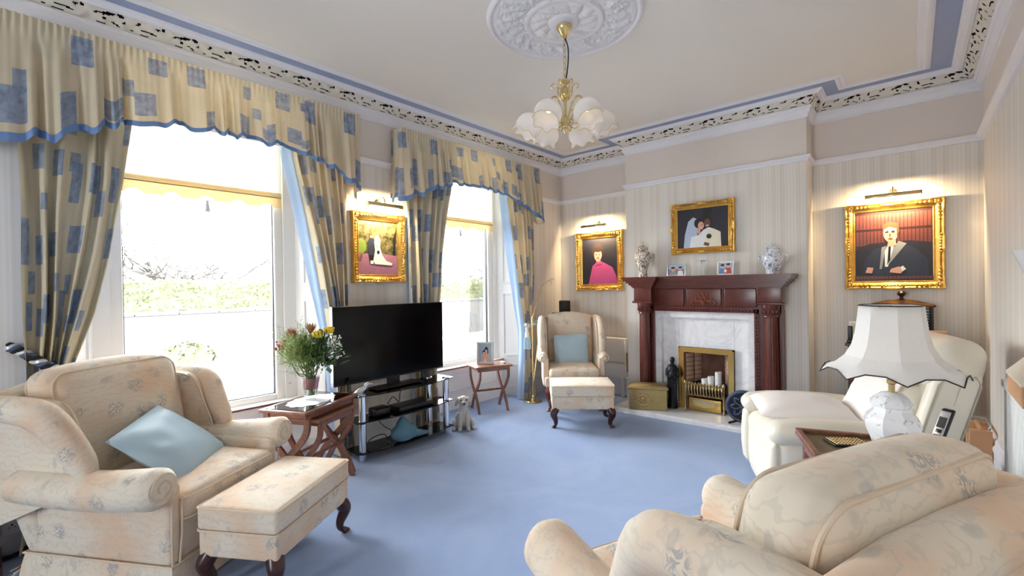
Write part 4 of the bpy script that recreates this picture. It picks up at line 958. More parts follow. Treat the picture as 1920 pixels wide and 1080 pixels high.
def picture_light(label, loc, rz, L, watts=7.5):
    """bar along local x, wall behind at +y; loc = centre of the bar"""
    t = thing('picture_light', label, 'picture light', loc, rz, 'brass picture lights'); g = MT['brass_pale']; b = MB(); n = 14
    rings = [[(x, .026*cos(a), .026*sin(a)) for a in [radians(10)+radians(215)*i/n+pi*-.12 for i in range(n+1)]] for x in (-L/2, L/2)]
    b.loft(rings, closed=False, cap=False); so = b.obj('bar_shade', g, t); md = so.modifiers.new('thick', 'SOLIDIFY'); md.thickness = .003
    for s in (-1, 1): MB().tube([(s*L/2, 0, 0), (s*(L/2+.006), 0, 0)], [.027, .025], 14).obj('end_cap', g, t)
    MB().tube(catmull([(0, .0, .026), (0, .02, .075), (0, .06, .085), (0, .105, .06), (0, .128, .045)], 5), .006, 8).obj('arm', g, t)
    d = MB(); d.lathe([(.0, 0), (.028, .002), (.034, .01), (.034, .014), (0, .016)], 16); d.xf(0, lambda x, y, z: (x, .130-z+.012, y+.045)); d.obj('wall_rose', g, t)
    MB().tube([(-L/2+.03, .004, -.006), (L/2-.03, .004, -.006)], .010, 10).obj('tube_bulb', MT['lit'], t)
    l = bpy.data.lights.new('picture_lamp', 'AREA'); l.shape = 'RECTANGLE'; l.size = L-.06; l.size_y = .03; l.energy = watts; l.color = (1, .74, .40)
    o = bpy.data.objects.new('picture_lamp', l); COL.objects.link(o); o.parent = t; o.location = (0, .022, -.03); o.rotation_euler = (radians(62), 0, 0)
    return t
LW = XL+.004; FWY = YF-.004
gp = [('print_garden', FULL), ('print_magenta', [(0, 0), (1, 0), (1, .36), (.6, .40), (0, .38)]), ('feather_green', E_(.06, .52, .14, .14)), ('print_black', [(.88, .38), (.94, .38), (.99, .9), (.9, .7)]),
      ('print_navy', [(.25, .36), (.40, .36), (.42, .60), (.36, .68), (.27, .67), (.22, .58)]), ('print_black', [(.25, .36), (.40, .36), (.38, .20), (.28, .20)]), ('print_white', [(.29, .20), (.37, .20), (.37, .26), (.29, .26)]), ('skin', E_(.32, .71, .035, .035)), ('hair_brown', E_(.31, .745, .04, .03)),
      ('print_white', [(.40, .20), (.84, .18), (.86, .22), (.70, .26), (.60, .36), (.54, .50), (.55, .66), (.50, .74), (.42, .72), (.39, .60), (.41, .45), (.36, .26)]), ('skin', E_(.46, .70, .03, .032)), ('skin', [(.41, .52), (.50, .50), (.50, .55), (.42, .57)]), ('print_black', E_(.49, .42, .035, .035)), ('hair_brown', [(.04, .30), (.09, .30), (.08, .38), (.05, .38)])]
gilt_picture('gilt framed wedding photograph in a garden, between the two windows', (LW, 2.408, 1.81), radians(90), .555, .645, .072, gp, 1)
gp = [('print_night', FULL), ('print_pink', [(.18, 0), (1, 0), (.96, .18), (.86, .36), (.66, .45), (.56, .49), (.42, .48), (.30, .40), (.24, .22)]), ('hair_mid', E_(.45, .72, .17, .17)), ('skin', E_(.46, .63, .11, .13)), ('skin', [(.41, .44), (.54, .46), (.52, .56), (.42, .56)]), ('hair_mid', E_(.46, .755, .13, .055)), ('print_pink', [(.40, .42), (.57, .44), (.56, .50), (.40, .48)]), ('print_red', E_(.46, .575, .035, .012)), ('hair_dark', E_(.41, .65, .016, .01)), ('hair_dark', E_(.50, .65, .016, .01)), ('skin', E_(.458, .615, .012, .03))]
gilt_picture('gilt framed portrait of a woman in a pink blouse in the alcove', (-3.148, FWY, 1.746), 0, .70, .785, .085, gp, 2)
gp = [('print_night', FULL), ('print_black', [(.52, 0), (.68, 0), (.68, 1), (.52, 1)]), ('print_veil', [(.12, 0), (.30, 0), (.42, .4), (.42, .72), (.32, .78), (.22, .68), (.15, .35)]), ('print_white', [(.24, 0), (.86, 0), (.85, .36), (.74, .44), (.62, .50), (.52, .44), (.42, .32), (.28, .28)]), ('print_cream', [(.55, 0), (.86, 0), (.85, .36), (.72, .45), (.60, .40), (.56, .25)]),
      ('hair_dark', E_(.43, .62, .09, .13)), ('skin', E_(.475, .55, .06, .105)), ('skin', [(.38, .36), (.47, .34), (.46, .48), (.41, .50)]), ('hair_dark', E_(.605, .70, .075, .08)), ('skin_dark', E_(.60, .60, .062, .115)), ('print_white', E_(.60, .545, .03, .012)), ('print_white', E_(.475, .50, .025, .01)), ('print_black', E_(.63, .27, .05, .06)), ('skin_dark', [(.52, .06), (.62, .02), (.64, .09), (.55, .13)]), ('hair_dark', E_(.50, .57, .008, .012)), ('hair_dark', E_(.62, .63, .008, .01)), ('hair_dark', E_(.575, .63, .008, .01))]
gilt_picture('gilt framed photograph of a couple in white hung above the mantel', (-1.70, YC-.004, 2.034), 0, .665, .555, .066, gp, 3)
gp = [('print_library', FULL), ('print_night', [(0, 0), (1, 0), (1, .52), (.72, .56), (.2, .54), (0, .46)]), ('print_navy', [(.10, 0), (.95, 0), (.93, .30), (.80, .44), (.64, .52), (.42, .50), (.26, .46), (.14, .30)]), ('print_grey', [(.33, .17), (.36, .17), (.42, .50), (.36, .48)]), ('print_grey', [(.40, .20), (.44, .22), (.68, .52), (.58, .56), (.46, .40)]), ('print_white', [(.40, .20), (.44, .20), (.52, .50), (.44, .51), (.40, .42)]), ('print_black', [(.43, .22), (.47, .30), (.48, .49), (.45, .49)]),
      ('skin', [(.43, .48), (.55, .50), (.54, .60), (.45, .58)]), ('skin', E_(.478, .68, .095, .135)), ('hair_brown', [(.37, .72), (.38, .80), (.46, .84), (.57, .81), (.59, .70), (.56, .62), (.555, .74), (.46, .77), (.40, .74)]), ('hair_dark', [(.41, .70), (.45, .71), (.45, .685), (.41, .68)]), ('hair_dark', [(.49, .71), (.53, .71), (.53, .685), (.49, .685)]), ('print_red', E_(.475, .60, .03, .01)), ('hair_brown', E_(.47, .65, .010, .02)),
      ('skin', [(.14, .12), (.23, .11), (.25, .19), (.17, .20)]), ('skin', [(.46, .12), (.60, .10), (.66, .16), (.58, .20), (.48, .17)]), ('print_white', [(.62, .13), (.67, .16), (.63, .21), (.60, .19)]), ('print_library', [(0, 0), (1, 0), (1, .06), (0, .075)])]
gilt_picture('gilt framed portrait of a man in an academic gown, above the dark cabinet', (-.126, FWY, 1.749), 0, .69, .785, .075, gp, 4)
picture_light('brass picture light above the garden wedding picture', (-3.65, 2.41, 2.19), radians(90), .36)
picture_light('brass picture light above the woman in pink', (-3.155, 5.27, 2.205), 0, .37)
picture_light('brass picture light above the man in the gown', (-.118, 5.27, 2.185), 0, .38)
# ================================================================ ceiling rose and chandelier
CX, CY = -1.72, 2.53
def rose_h(r, a):
    if r > .97: return .010
    if r > .93: return .022
    if r > .90: return .012
    if r > .50:
        q = (r-.50)/.40; s = sin(8*a+4*sin(q*pi)); w = abs(sin(4*a+2.2*q)); return .012+.012*sin(pi*q)*(.4+.6*abs(s))*w+.022*abs(noise.noise(Vector((cos(a)*r*17, sin(a)*r*17, 1))))+.008*(cos(a*24+q*9) > .3)*sin(pi*q)
    if r > .45: return .030
    if r > .20: q = (r-.2)/.25; return .022+.014*abs(sin(6*a+q*2.5))*sin(pi*q)+.008*abs(noise.noise(Vector((cos(a)*r*18, sin(a)*r*18, 4))))
    return .034+.02*max(0, 1-r/.2)
b = MB(); NR, NA = 64, 200; RR = .515
b.loft([[(CX+RR*max(.004, i/NR)*cos(2*pi*j/NA), CY+RR*max(.004, i/NR)*sin(2*pi*j/NA), ZC-(rose_h(i/NR, 2*pi*j/NA) if i < NR else 0)) for j in range(NA)] for i in range(NR+1)], cap=False)
tag(b.obj('ceiling_rose', MT['trim_white'], None, True, 65), 'large round white plaster ceiling rose above the chandelier', 'ceiling rose')
t = thing('chandelier', 'brass chandelier with six frosted tulip shades', 'chandelier', (CX, CY, 0)); g = MT['brass_pale']
MB().lathe([(.05, ZC-.05), (.052, ZC-.062), (.045, ZC-.075), (.03, ZC-.10), (.018, ZC-.112), (.02, ZC-.122), (.006, ZC-.135), (0, ZC-.136)], 24).obj('ceiling_cup', g, t)
z = ZC-.13; i = 0
while z > 2.80:
    P = [(.009*cos(a), 0, z-.024+.024*sin(a)) if i % 2 else (0, .009*cos(a), z-.024+.024*sin(a)) for a in [2*pi*k/14 for k in range(14)]]
    MB().tube(P, .0028, 6, closed=True).obj('chain_link', g, t); z -= .040; i += 1
MB().tube(catmull([(.006, .004, ZC-.13), (.022, .012, 3.0), (.020, .01, 2.9), (.008, .004, 2.80)], 6), .0045, 6).obj('flex', MT['cable_black'], t)
MB().lathe([(0, 2.80), (.03, 2.795), (.034, 2.78), (.014, 2.765), (.012, 2.75), (.03, 2.735), (.034, 2.70), (.026, 2.675), (.012, 2.665), (.010, 2.62), (.010, 2.56), (.022, 2.55), (.036, 2.53), (.038, 2.51), (.022, 2.495), (.012, 2.48), (.018, 2.465), (.010, 2.445), (0, 2.435)], 20).obj('stem', g, t)
sheet_prof = [(.024, 0), (.048, .008), (.074, .032), (.088, .066), (.088, .098), (.074, .122), (.084, .142)]
for k in range(6):
    a = 2*pi*k/6+radians(38); ca, sa = cos(a), sin(a); W = lambda r, z, o=0: (r*ca-o*sa, r*sa+o*ca, z)
    arm = MB().tube(catmull([W(.03, 2.525), W(.07, 2.60), W(.125, 2.64), (W(.18, 2.62)), W(.205, 2.575)], 6), .006, 8).obj('arm', g, t)
    MB().tube(catmull([W(.018, 2.50), W(.06, 2.475), W(.085, 2.50), W(.07, 2.515)], 5), .004, 6).obj('lower_curl', g, arm)
    MB().tube(catmull([W(.02, 2.66), W(.045, 2.70), W(.05, 2.75), W(.075, 2.775), W(.09, 2.755), W(.075, 2.74)], 5), .004, 6).obj('upper_curl', g, arm)
    tl = Matrix.Rotation(radians(28), 3, Vector((-sa, ca, 0)))   # shades lean outwards
    base = Vector(W(.205, 2.572))
    def put(x, y, z): q = tl @ Vector((x, y, -z)); return (base.x+q.x, base.y+q.y, base.z+q.z)
    def putm(x, y, z):
        q = Matrix.Rotation(radians(-28), 3, Vector((-sa, ca, 0))) @ Vector((x, y, -z)); return (base.x+q.x, base.y+q.y, base.z+q.z)
    h = MB(); h.lathe([(.0, -.012), (.014, -.01), (.02, .0), (.026, .008), (.024, .014), (0, .014)], 14); h.xf(0, putm); h.obj('lamp_holder', g, arm)
    n = 36; rings = [[(r*(1+(.07*cos(6*2*pi*j/n) if i >= 5 else 0))*cos(2*pi*j/n), r*(1+(.07*cos(6*2*pi*j/n) if i >= 5 else 0))*sin(2*pi*j/n), z+(.010*cos(6*2*pi*j/n) if i == 6 else 0)) for j in range(n)] for i, (r, z) in enumerate(sheet_prof)]
    s = MB(); s.loft(rings, cap=False); s.xf(0, putm); so = s.obj('glass_shade', MT['opal'], t, True, 80)
    s = MB(); s.tube([rings[6][j] for j in range(n)], .0028, 5, closed=True); s.xf(0, putm); s.obj('amber_rim', MT['amber_rim'], so)
    s = MB(); s.ball((0, 0, .045), (.018, .018, .028), 10, k=7); s.xf(0, putm); s.obj('bulb', MT['lit'], t)

# ================================================================ television and stand
t = thing('television', 'large black flat screen television on the glass stand', 'television', (-3.55, 2.41, 0)); W = 1.16
MB().rbox(-.035, .0, -W/2, W/2, .625, 1.285, .006).obj('body', MT['black_plastic'], t)
MB().rbox(-.10, -.03, -.35, .35, .68, 1.05, .02).obj('rear_housing', MT['black_plastic'], t)
MB().box(.0, .002, -W/2+.006, W/2-.006, .640, 1.279).obj('screen', MT['screen'], t, False)
MB().box(-.036, .001, -W/2-.004, -W/2, .625, 1.285).obj('side_edge', MT['chrome'], t, False)
MB().box(-.03, .0, -.06, .06, .56, .63).obj('neck', MT['black_plastic'], t, False)
MB().rbox(-.05, .10, -.24, .24, .5525, .565, .005).obj('foot', MT['black_plastic'], t)
t = thing('tv_stand', 'three tier smoked glass television stand with chrome posts', 'tv stand', (-3.46, 2.466, 0)); sg = MT['smoked_glass']
for z, e in ((.543, 0), (.325, .012), (.072, .012)):
    pts = [(-.165+e, -.52+e), (.05, -.53+e)]+[(.05+.075*sin(pi*i/10), -.53+e+(1.06-2*e)*i/10) for i in range(1, 10)]+[(.05, .53-e), (-.165+e, .52-e)]
    MB().prism(pts, z-.005, z+.004).obj('glass_shelf', sg, t, False)
for x, y in ((.035, -.455), (.02, .455), (-.125, -.36), (-.125, .36)):
    p = MB(); p.lathe([(.0, 0), (.028, 0), (.030, .004), (.030, .066), (.030, .538), (.0, .538)], 18, (x, y, 0)); po = p.obj('post', MT['chrome'], t)
    r_ = MB()
    for z in (.066, .319): r_.lathe([(.0, -.006), (.0315, -.006), (.0315, .014), (0, .014)], 18, (x, y, z))
    r_.obj('collar', MT['black_plastic'], po); MB().lathe([(.0, 0), (.036, 0), (.036, .006), (.026, .012), (0, .012)], 18, (x, y, .5475)).obj('cap', MT['chrome'], po)
tag(MB().rbox(-3.58, -3.40, 2.36, 2.74, .3305, .375, .008).obj('set_top_box', MT['black_plastic']), 'black set-top box on the middle shelf of the television stand', 'set-top box')
tag(MB().rbox(-3.56, -3.44, 2.14, 2.30, .3305, .40, .02).obj('router', MT['black_plastic']), 'small black box on the middle shelf, nearest the flower table', 'router')
b = remesh_body('cloth_bag', [('b', (0, 0, .075), (.09, .13, .08)), ('b', (0, -.01, .14), (.05, .07, .06)), ('b', (.0, -.015, .185), (.025, .035, .035)), ('t', [(0, .09, .05), (.01, .17, .03), (.02, .26, .02)], [(0, .05), (.5, .03), (1, .012)])], 'blue_bag', None, .008, 4)
b.location = (-3.40, 2.40, .078); tag(b, 'blue cloth bag on the bottom shelf of the television stand', 'bag')
r = random.Random(21)
def cable(label, pts, mat, rad=.004): tag(MB().tube(catmull(pts, 8), rad, 6).obj('cable', MT[mat]), label, 'cable')
cable('black cable looping behind the set-top box', [(-3.50, 2.30, .40), (-3.46, 2.33, .47), (-3.44, 2.38, .42), (-3.48, 2.42, .48), (-3.50, 2.46, .53)], 'cable_black')
cable('black cable coiled on the bottom shelf near the flower table', [(-3.50, 2.05, .085), (-3.40, 2.12, .10), (-3.36, 2.22, .09), (-3.46, 2.24, .16), (-3.52, 2.14, .13), (-3.43, 2.06, .09), (-3.37, 2.16, .082)], 'cable_black')
cable('thin black cable trailing down to the bottom shelf', [(-3.57, 2.2, .32), (-3.5, 2.26, .22), (-3.52, 2.35, .15), (-3.48, 2.28, .085)], 'cable_black')
t = thing('silver_ornament', 'small polished silver bird ornament on the television stand', 'ornament', (-3.40, 1.985, .549), radians(70))
remesh_body('bird_body', [('b', (0, 0, .05), (.06, .028, .028), (-.5, 'Y')), ('b', (.055, 0, .095), (.024, .018, .02)), ('t', [(.03, 0, .07), (.05, 0, .10)], [(0, .018), (1, .016)]), ('t', [(-.04, 0, .03), (-.09, 0, .012)], [(0, .018), (1, .006)]), ('t', [(.07, 0, .095), (.10, 0, .09)], [(0, .009), (1, .003)]), ('b', (.0, 0, .01), (.035, .03, .01))], 'silver', t, .004, 3)

# ================================================================ nest of X-leg tables with the flowers
def xtable(name, label, loc, rz, L, W, h, glass, wood='walnut', group=None, bow=.05, lw=.022):
    """long side along local y; X legs at both ends (y = +-)"""
    t = thing(name, label, 'side table', loc, rz, group); wm = MT[wood]
    MB().rbox(-W/2, W/2, -L/2, L/2, h-.022, h, .006).obj('top', wm, t)
    if glass: MB().box(-W/2+.03, W/2-.03, -L/2+.03, L/2-.03, h, h+.004).obj('glass_inset', MT[glass], t, False)
    ap = MB()
    for s in (-1, 1): ap.box(s*(W/2-.03)-.008, s*(W/2-.03)+.008, -L/2+.03, L/2-.03, h-.06, h-.022)
    ap.obj('apron', wm, t, False)
    for e in (-1, 1):
        y = e*(L/2-.05)
        MB().box(-W/2+.04, W/2-.04, y-.010, y+.010, h-.055, h-.022).obj('end_rail', wm, t, False)
        for s in (-1, 1):
            P = catmull([(s*(W/2-.035), 0, h-.03), (s*(W/2-.05), 0, h*.72), (s*.02, 0, h*.47), (-s*.03, 0, h*.40), (-s*(W/2-.06), 0, h*.16), (-s*(W/2-.02), 0, 0)], 6)
            q = MB(); n = len(P); rings = []
            for i, p in enumerate(P):
                a = P[max(0, i-1)]; c = P[min(n-1, i+1)]; d = (c-a).normalized(); nn = Vector((d.z, 0, -d.x)); yy = y+s*.0105
                if i in (0, n-1): nn = Vector((1 if nn.x > 0 else -1, 0, 0))
                rings.append([(p.x+nn.x*lw, yy-.010, p.z+nn.z*lw), (p.x-nn.x*lw, yy-.010, p.z-nn.z*lw), (p.x-nn.x*lw, yy+.010, p.z-nn.z*lw), (p.x+nn.x*lw, yy+.010, p.z+nn.z*lw)])
            q.loft(rings).obj('leg', wm, t, True, 40)
    MB().tube([(0, -L/2+.05, h*.435), (0, 0, h*.435), (0, L/2-.05, h*.435)], [.011, .015, .011], 8).obj('stretcher', wm, t)
    return t
TA = atan2(.909, -.417)-pi/2                                   # long side of the flower table
tc = Vector((-3.375, 1.565, 0))
xtable('nesting_table', 'walnut X-leg table with a glass top carrying the flower vase', tc, TA, .585, .395, .60, 'table_glass', group='nest of tables')
inn = tc+Vector((cos(TA), sin(TA), 0))*.085
xtable('nesting_table', 'smaller walnut X-leg table nested below the flower table', inn, TA, .45, .33, .535, 'table_glass', group='nest of tables', lw=.018)
ex, ey = Vector((cos(TA), sin(TA), 0)), Vector((-sin(TA), cos(TA), 0))
dl = MB(); n = 60; dl.v.append((0, 0, .003)); 
dl.v += [((.135+.008*cos(12*2*pi*j/n))*cos(2*pi*j/n), (.20+.008*cos(12*2*pi*j/n))*sin(2*pi*j/n), .002) for j in range(n)]
for j in range(n): dl.face((0, 1+j, 1+(j+1) % n))
o = dl.obj('lace_doily', MT['lace']); o.location = tc+Vector((0, 0, .604)); o.rotation_euler = (0, 0, TA); tag(o, 'white lace doily under the flower vase', 'doily')
VP = tc-ex*.02+ey*.02+Vector((0, 0, .608))
t = thing('flower_vase', 'clear glass vase with pink tinted water on the doily', 'vase', VP)
MB().lathe([(0, 0), (.042, 0), (.046, .01), (.05, .06), (.066, .17), (.063, .17), (.047, .06), (.042, .016), (0, .016)], 28).obj('glass', MT['vase_glass'], t)
pk = NT('pink_water'); pk.base(srgb(214, 150, 150), .1); tr = pk.n('ShaderNodeBsdfTransparent'); tr.inputs[0].default_value = srgb(222, 170, 168); mx = pk.n('ShaderNodeMixShader'); mx.inputs[0].default_value = .6; pk.t.links.new(pk.b.outputs[0], mx.inputs[1]); pk.t.links.new(tr.outputs[0], mx.inputs[2]); pk.t.links.new(mx.outputs[0], pk.out.inputs[0])
MB().lathe([(0, .08), (.049, .08), (.060, .158), (0, .158)], 24).obj('water', pk.mat, t)
r = random.Random(17)
CAMR = Vector((cos(YAW), sin(YAW), 0)); CAMB = Vector((-sin(YAW), cos(YAW), 0))
def fp_(a, d, z): return VP+CAMR*a+CAMB*d+Vector((0, 0, z))
def stem(b, tip, rad=.004): b.tube(catmull([VP+Vector((r.uniform(-.02, .02), r.uniform(-.02, .02), .03)), VP+Vector((r.uniform(-.03, .03), r.uniform(-.03, .03), .17)), VP.lerp(tip, .65)+Vector((0, 0, .02)), tip], 5), rad, 6)
def protea(label, tip, lean, mat, sz):
    t = thing('protea_flower', label, 'flower', (0, 0, 0), 0, 'flowers in the glass vase'); b = MB(); stem(b, tip, .006); b.obj('stem', MT['stem_green'], t); up = (Vector(lean)+Vector((0, 0, 1))).normalized()
    for k in range(26):
        a = k*2.4; f = k/26; o = up.orthogonal().normalized(); d = (Matrix.Rotation(a, 3, up) @ o); L = sz*(.7+.5*f); b = MB(); q0 = tip; q1 = tip+d*sz*(.18+.30*f)+up*L*.55; q2 = tip+d*sz*(.12+.42*f)+up*L*(1.15-.25*f); s = up.cross(d)*sz*.11
        b.v += [tuple(v) for v in (q0, q1-s, q2, q1+s)]; b.face((0, 1, 2, 3)); b.obj('petal', MT[mat], t, False)
protea('crimson protea flower on the left of the bouquet', fp_(-.115, 0, .455), (-.5, -.3, 0), 'protea_red', .085)
protea('tan protea flower standing at the top of the bouquet', fp_(-.005, .03, .485), (0, 0, 0), 'protea_tan', .085)
for lab, tip in (('yellow rose in the middle of the bouquet', fp_(.085, -.05, .475)), ('yellow rose on the right of the bouquet', fp_(.155, -.02, .50))):
    t = thing('yellow_rose', lab, 'flower', (0, 0, 0), 0, 'flowers in the glass vase'); b = MB(); stem(b, tip); b.obj('stem', MT['stem_green'], t)
    for k in range(16):
        a = k*2.4; f = k/16; R_ = .012+.024*f; b = MB(); c = tip+Vector((cos(a)*R_*.5, sin(a)*R_*.5, .018-.012*f)); ca, sa = cos(a), sin(a)
        b.sheet(4, 4, lambda u, v: (c.x+ca*(R_*.6*sin(pi*.5*v)+.004*v)-sa*(u-.5)*.045*sin(pi*(.2+.6*v)), c.y+sa*(R_*.6*sin(pi*.5*v)+.004*v)+ca*(u-.5)*.045*sin(pi*(.2+.6*v)), c.z-.016+.042*v)); b.obj('petal', MT['rose_yellow'], t)
fo = thing('bouquet_foliage', 'feathery green foliage filling the bouquet in the glass vase', 'foliage', (0, 0, 0), 0, None, 'stuff')
for mk, cen, cnt in (('feather_green', (-.06, 0, .34), 800), ('feather_pale', (-.10, -.02, .37), 320), ('leaf_green', (.06, .01, .33), 420)):
    b = MB()
    for i in range(cnt):
        a = Vector((r.gauss(0, 1), r.gauss(0, 1), r.gauss(.35, .8))).normalized(); p0 = fp_(cen[0]*.4, cen[1], cen[2]-.16); p = fp_(cen[0]+r.gauss(0, .055), cen[1]+r.gauss(0, .05), cen[2]+r.gauss(0, .06)); d = (p-p0).normalized()*.6+a*.7
        L = r.uniform(.05, .10); w = (.0016 if mk != 'leaf_green' else .009); s = d.cross(Vector((r.gauss(0, 1), r.gauss(0, 1), r.gauss(0, 1)))).normalized()*w; e = p+d*L+Vector((0, 0, -.01)); m_ = p+d*L*.5
        b.quad(p, m_-s, e, m_+s)
        if mk != 'leaf_green':
            for k in range(5):
                q = p+d*L*(k+1)/6; dd = (d+Vector((r.gauss(0, .8), r.gauss(0, .8), r.gauss(0, .8)))).normalized()*.03; b.quad(q, q+dd*.5-s, q+dd, q+dd*.5+s)
    b.obj('sprigs', MT[mk], fo, False)['kind'] = 'stuff'
b = MB()
for i in range(16): stem(b, fp_(r.gauss(-.02, .06), r.gauss(0, .04), r.uniform(.25, .36)), .004)
b.obj('stems', MT['stem_green'], fo)
b = MB()
for i in range(14):
    c = fp_(r.uniform(.02, .17), r.uniform(-.05, .05), r.uniform(.22, .40)); d = Vector((r.gauss(0, 1), r.gauss(0, 1), r.gauss(-.2, .6))).normalized(); s = d.orthogonal().normalized()*.024; b.quad(c-d*.01, c+d*.04-s, c+d*.09, c+d*.04+s)
b.obj('broad_leaves', MT['leaf_green'], fo, False)['kind'] = 'stuff'
b = MB()
for i in range(70):
    c = fp_(r.uniform(.14, .24), r.uniform(-.05, .05), r.uniform(.30, .48)); b.ball(c, .006, 5, k=4)
for i in range(16): b.tube([fp_(.1, 0, .32), fp_(r.uniform(.15, .24), r.uniform(-.05, .05), r.uniform(.32, .47))], .0014, 4)
b.obj('tiny_white_blossoms', MT['gyp_white'], fo)['kind'] = 'stuff'
b = MB()
for i in range(18):
    c = fp_(r.uniform(-.25, -.18), r.uniform(-.03, .03), r.uniform(.38, .45)); b.ball(c, (.010, .010, .008), 5, k=4); 
for i in range(6): b.tube([fp_(-.09, 0, .33), fp_(r.uniform(-.25, -.19), 0, r.uniform(.38, .44))], .0016, 4)
b.obj('small_red_buds', MT['protea_red'], fo)['kind'] = 'stuff'

# ================================================================ by the far window: side table, dog, lamp, speaker
FT = Vector((-3.708, 3.812, 0))
xtable('side_table', 'small walnut X-leg side table below the far window', FT, radians(-24), .45, .345, .53, None, lw=.016)
small_frame('silver photo frame of a couple on the far side table', FT+Vector((-.03, -.03, .5305)), radians(38), .20, .255, 'silver_frame', .028, [('print_sky', FULL), ('hair_dark', E_(.58, .58, .17, .28)), ('skin', [(.2, 0), (.88, 0), (.8, .35), (.62, .52), (.3, .42)]), ('hair_dark', E_(.40, .52, .14, .14)), ('skin', E_(.39, .46, .1, .11)), ('skin', E_(.58, .58, .1, .13)), ('print_white', [(.42, 0), (.56, 0), (.5, .22)])], .14, 'silver')
tag(MB().rbox(-.03, .03, -.02, .02, 0, .018, .006).obj('trinket_box', MT['silver'], None, loc=FT+Vector((.10, .14, .531))), 'tiny silver trinket beside the photo frame', 'trinket')
t = thing('dog_figurine', 'white and grey sitting puppy figurine on the carpet', 'figurine', (-3.425, 3.135, 0), radians(-38))
remesh_body('dog_body', [('b', (-.015, 0, .085), (.078, .085, .09)), ('b', (.01, 0, .165), (.058, .062, .08)), ('b', (.02, 0, .225), (.042, .045, .05)), ('b', (.035, 0, .285), (.055, .056, .052)), ('b', (.085, 0, .272), (.036, .030, .026)),
    ('t', [(.045, .038, .17), (.07, .04, .08), (.075, .04, .02)], [(0, .028), (1, .022)]), ('t', [(.045, -.038, .17), (.07, -.04, .08), (.075, -.04, .02)], [(0, .028), (1, .022)]), ('b', (.09, .042, .016), (.034, .024, .018)), ('b', (.09, -.042, .016), (.034, .024, .018)),
    ('b', (.0, .085, .05), (.058, .03, .05)), ('b', (.0, -.085, .05), (.058, .03, .05)), ('b', (.055, .10, .018), (.04, .022, .018)), ('b', (.055, -.10, .018), (.04, .022, .018)), ('b', (.01, .062, .275), (.028, .016, .05), (.35, 'X')), ('b', (.01, -.062, .275), (.028, .016, .05), (-.35, 'X')), ('t', [(-.07, 0, .04), (-.10, -.06, .02), (-.06, -.11, .02)], [(0, .022), (1, .014)])], 'dog_grey', t, .006, 2)
b = MB(); b.ball((.122, 0, .278), (.012, .015, .011), 10, k=6); b.obj('nose', MT['dog_dark'], t)
for s in (-1, 1): MB().ball((.080, s*.028, .305), (.008, .009, .010), 8, k=6).obj('eye', MT['dog_dark'], t)
LB = Vector((-3.53, 4.40, 0))
t = thing('reading_lamp', 'slender brass reading lamp with a bent arm by the far curtain', 'floor lamp', LB); g = MT['brass_pale']
MB().lathe([(0, 0), (.10, 0), (.105, .008), (.098, .02), (.05, .028), (.022, .034), (.020, .07), (.008, .08), (0, .08)], 28).obj('base', g, t)
MB().tube([(0, 0, .07), (0, 0, .6), (0, .0, 1.05)], .008, 10).obj('pole', g, t)
e1 = ray_pt(1017, 536, 0, -3.50)-LB; e2 = ray_pt(1034, 524, 0, -3.48)-LB
MB().tube(catmull([(0, 0, 1.03), (.02, .06, 1.18), e1, e2], 6), .005, 8).obj('bent_arm', g, t)
h = MB(); h.tube([e2+Vector((-.01, -.03, -.012)), e2+Vector((0, .015, .006)), e2+Vector((.0, .05, .01))], [.010, .016, .013], 12); h.obj('lamp_head', MT['white_paint'], t)
MB().tube([e2+Vector((0, -.01, -.005)), e2+Vector((.003, .0, -.07))], .0025, 6).obj('switch_lever', g, t)
MB().tube([(.012, 0, .25), (.06, .09, .95)], .006, 8).obj('side_handle', g, t); MB().ball((.06, .09, .97), (.008, .008, .02), 8, k=6).obj('handle_knob', MT['walnut'], t)
t = thing('plant_stand', 'slim dark round-topped stand in the corner behind the wing chair', 'stand', (-3.52, 5.10, 0))
MB().lathe([(0, 1.045), (.17, 1.045), (.175, 1.052), (.17, 1.062), (0, 1.062)], 32).obj('top', MT['dark_cabinet'], t); MB().lathe([(.03, .05), (.02, .3), (.025, .6), (.018, .9), (.04, 1.046)], 14).obj('pole', MT['dark_cabinet'], t)
for k in range(3): a = 2*pi*k/3+.4; MB().tube(catmull([(0, 0, .22), (.08*cos(a), .08*sin(a), .15), (.18*cos(a), .18*sin(a), .014)], 5), [.018]*5+[.014]*6, 8).obj('foot', MT['dark_cabinet'], t)
t = thing('speaker', 'small black cube speaker on the corner stand', 'speaker', (-3.50, 5.07, 1.063), radians(-40)); MB().rbox(-.07, .07, -.06, .06, 0, .165, .012).obj('cabinet', MT['black_plastic'], t); MB().box(-.062, .062, -.063, -.06, .01, .155).obj('grille', MT['coal'], t, False)
t = thing('panel_heater', 'white panel heater in the alcove behind the wing chair', 'heater', (-2.93, 5.30, 0))
MB().rbox(-.22, .21, -.03, .05, .25, .745, .015).obj('casing', MT['white_paint'], t); MB().box(-.20, .19, -.034, -.03, .42, .44).obj('vent_slot', MT['silver_frame'], t, False); MB().rbox(-.215, .215, -.035, -.02, .26, .40, .005).obj('lower_panel', MT['trim_white'], t); MB().rbox(.205, .225, -.02, .04, .32, .56, .004).obj('end_bracket', MT['old_brass'], t)
for s in (-.15, .15): MB().box(s-.015, s+.015, -.01, .03, 0, .255).obj('foot', MT['white_paint'], t, False)

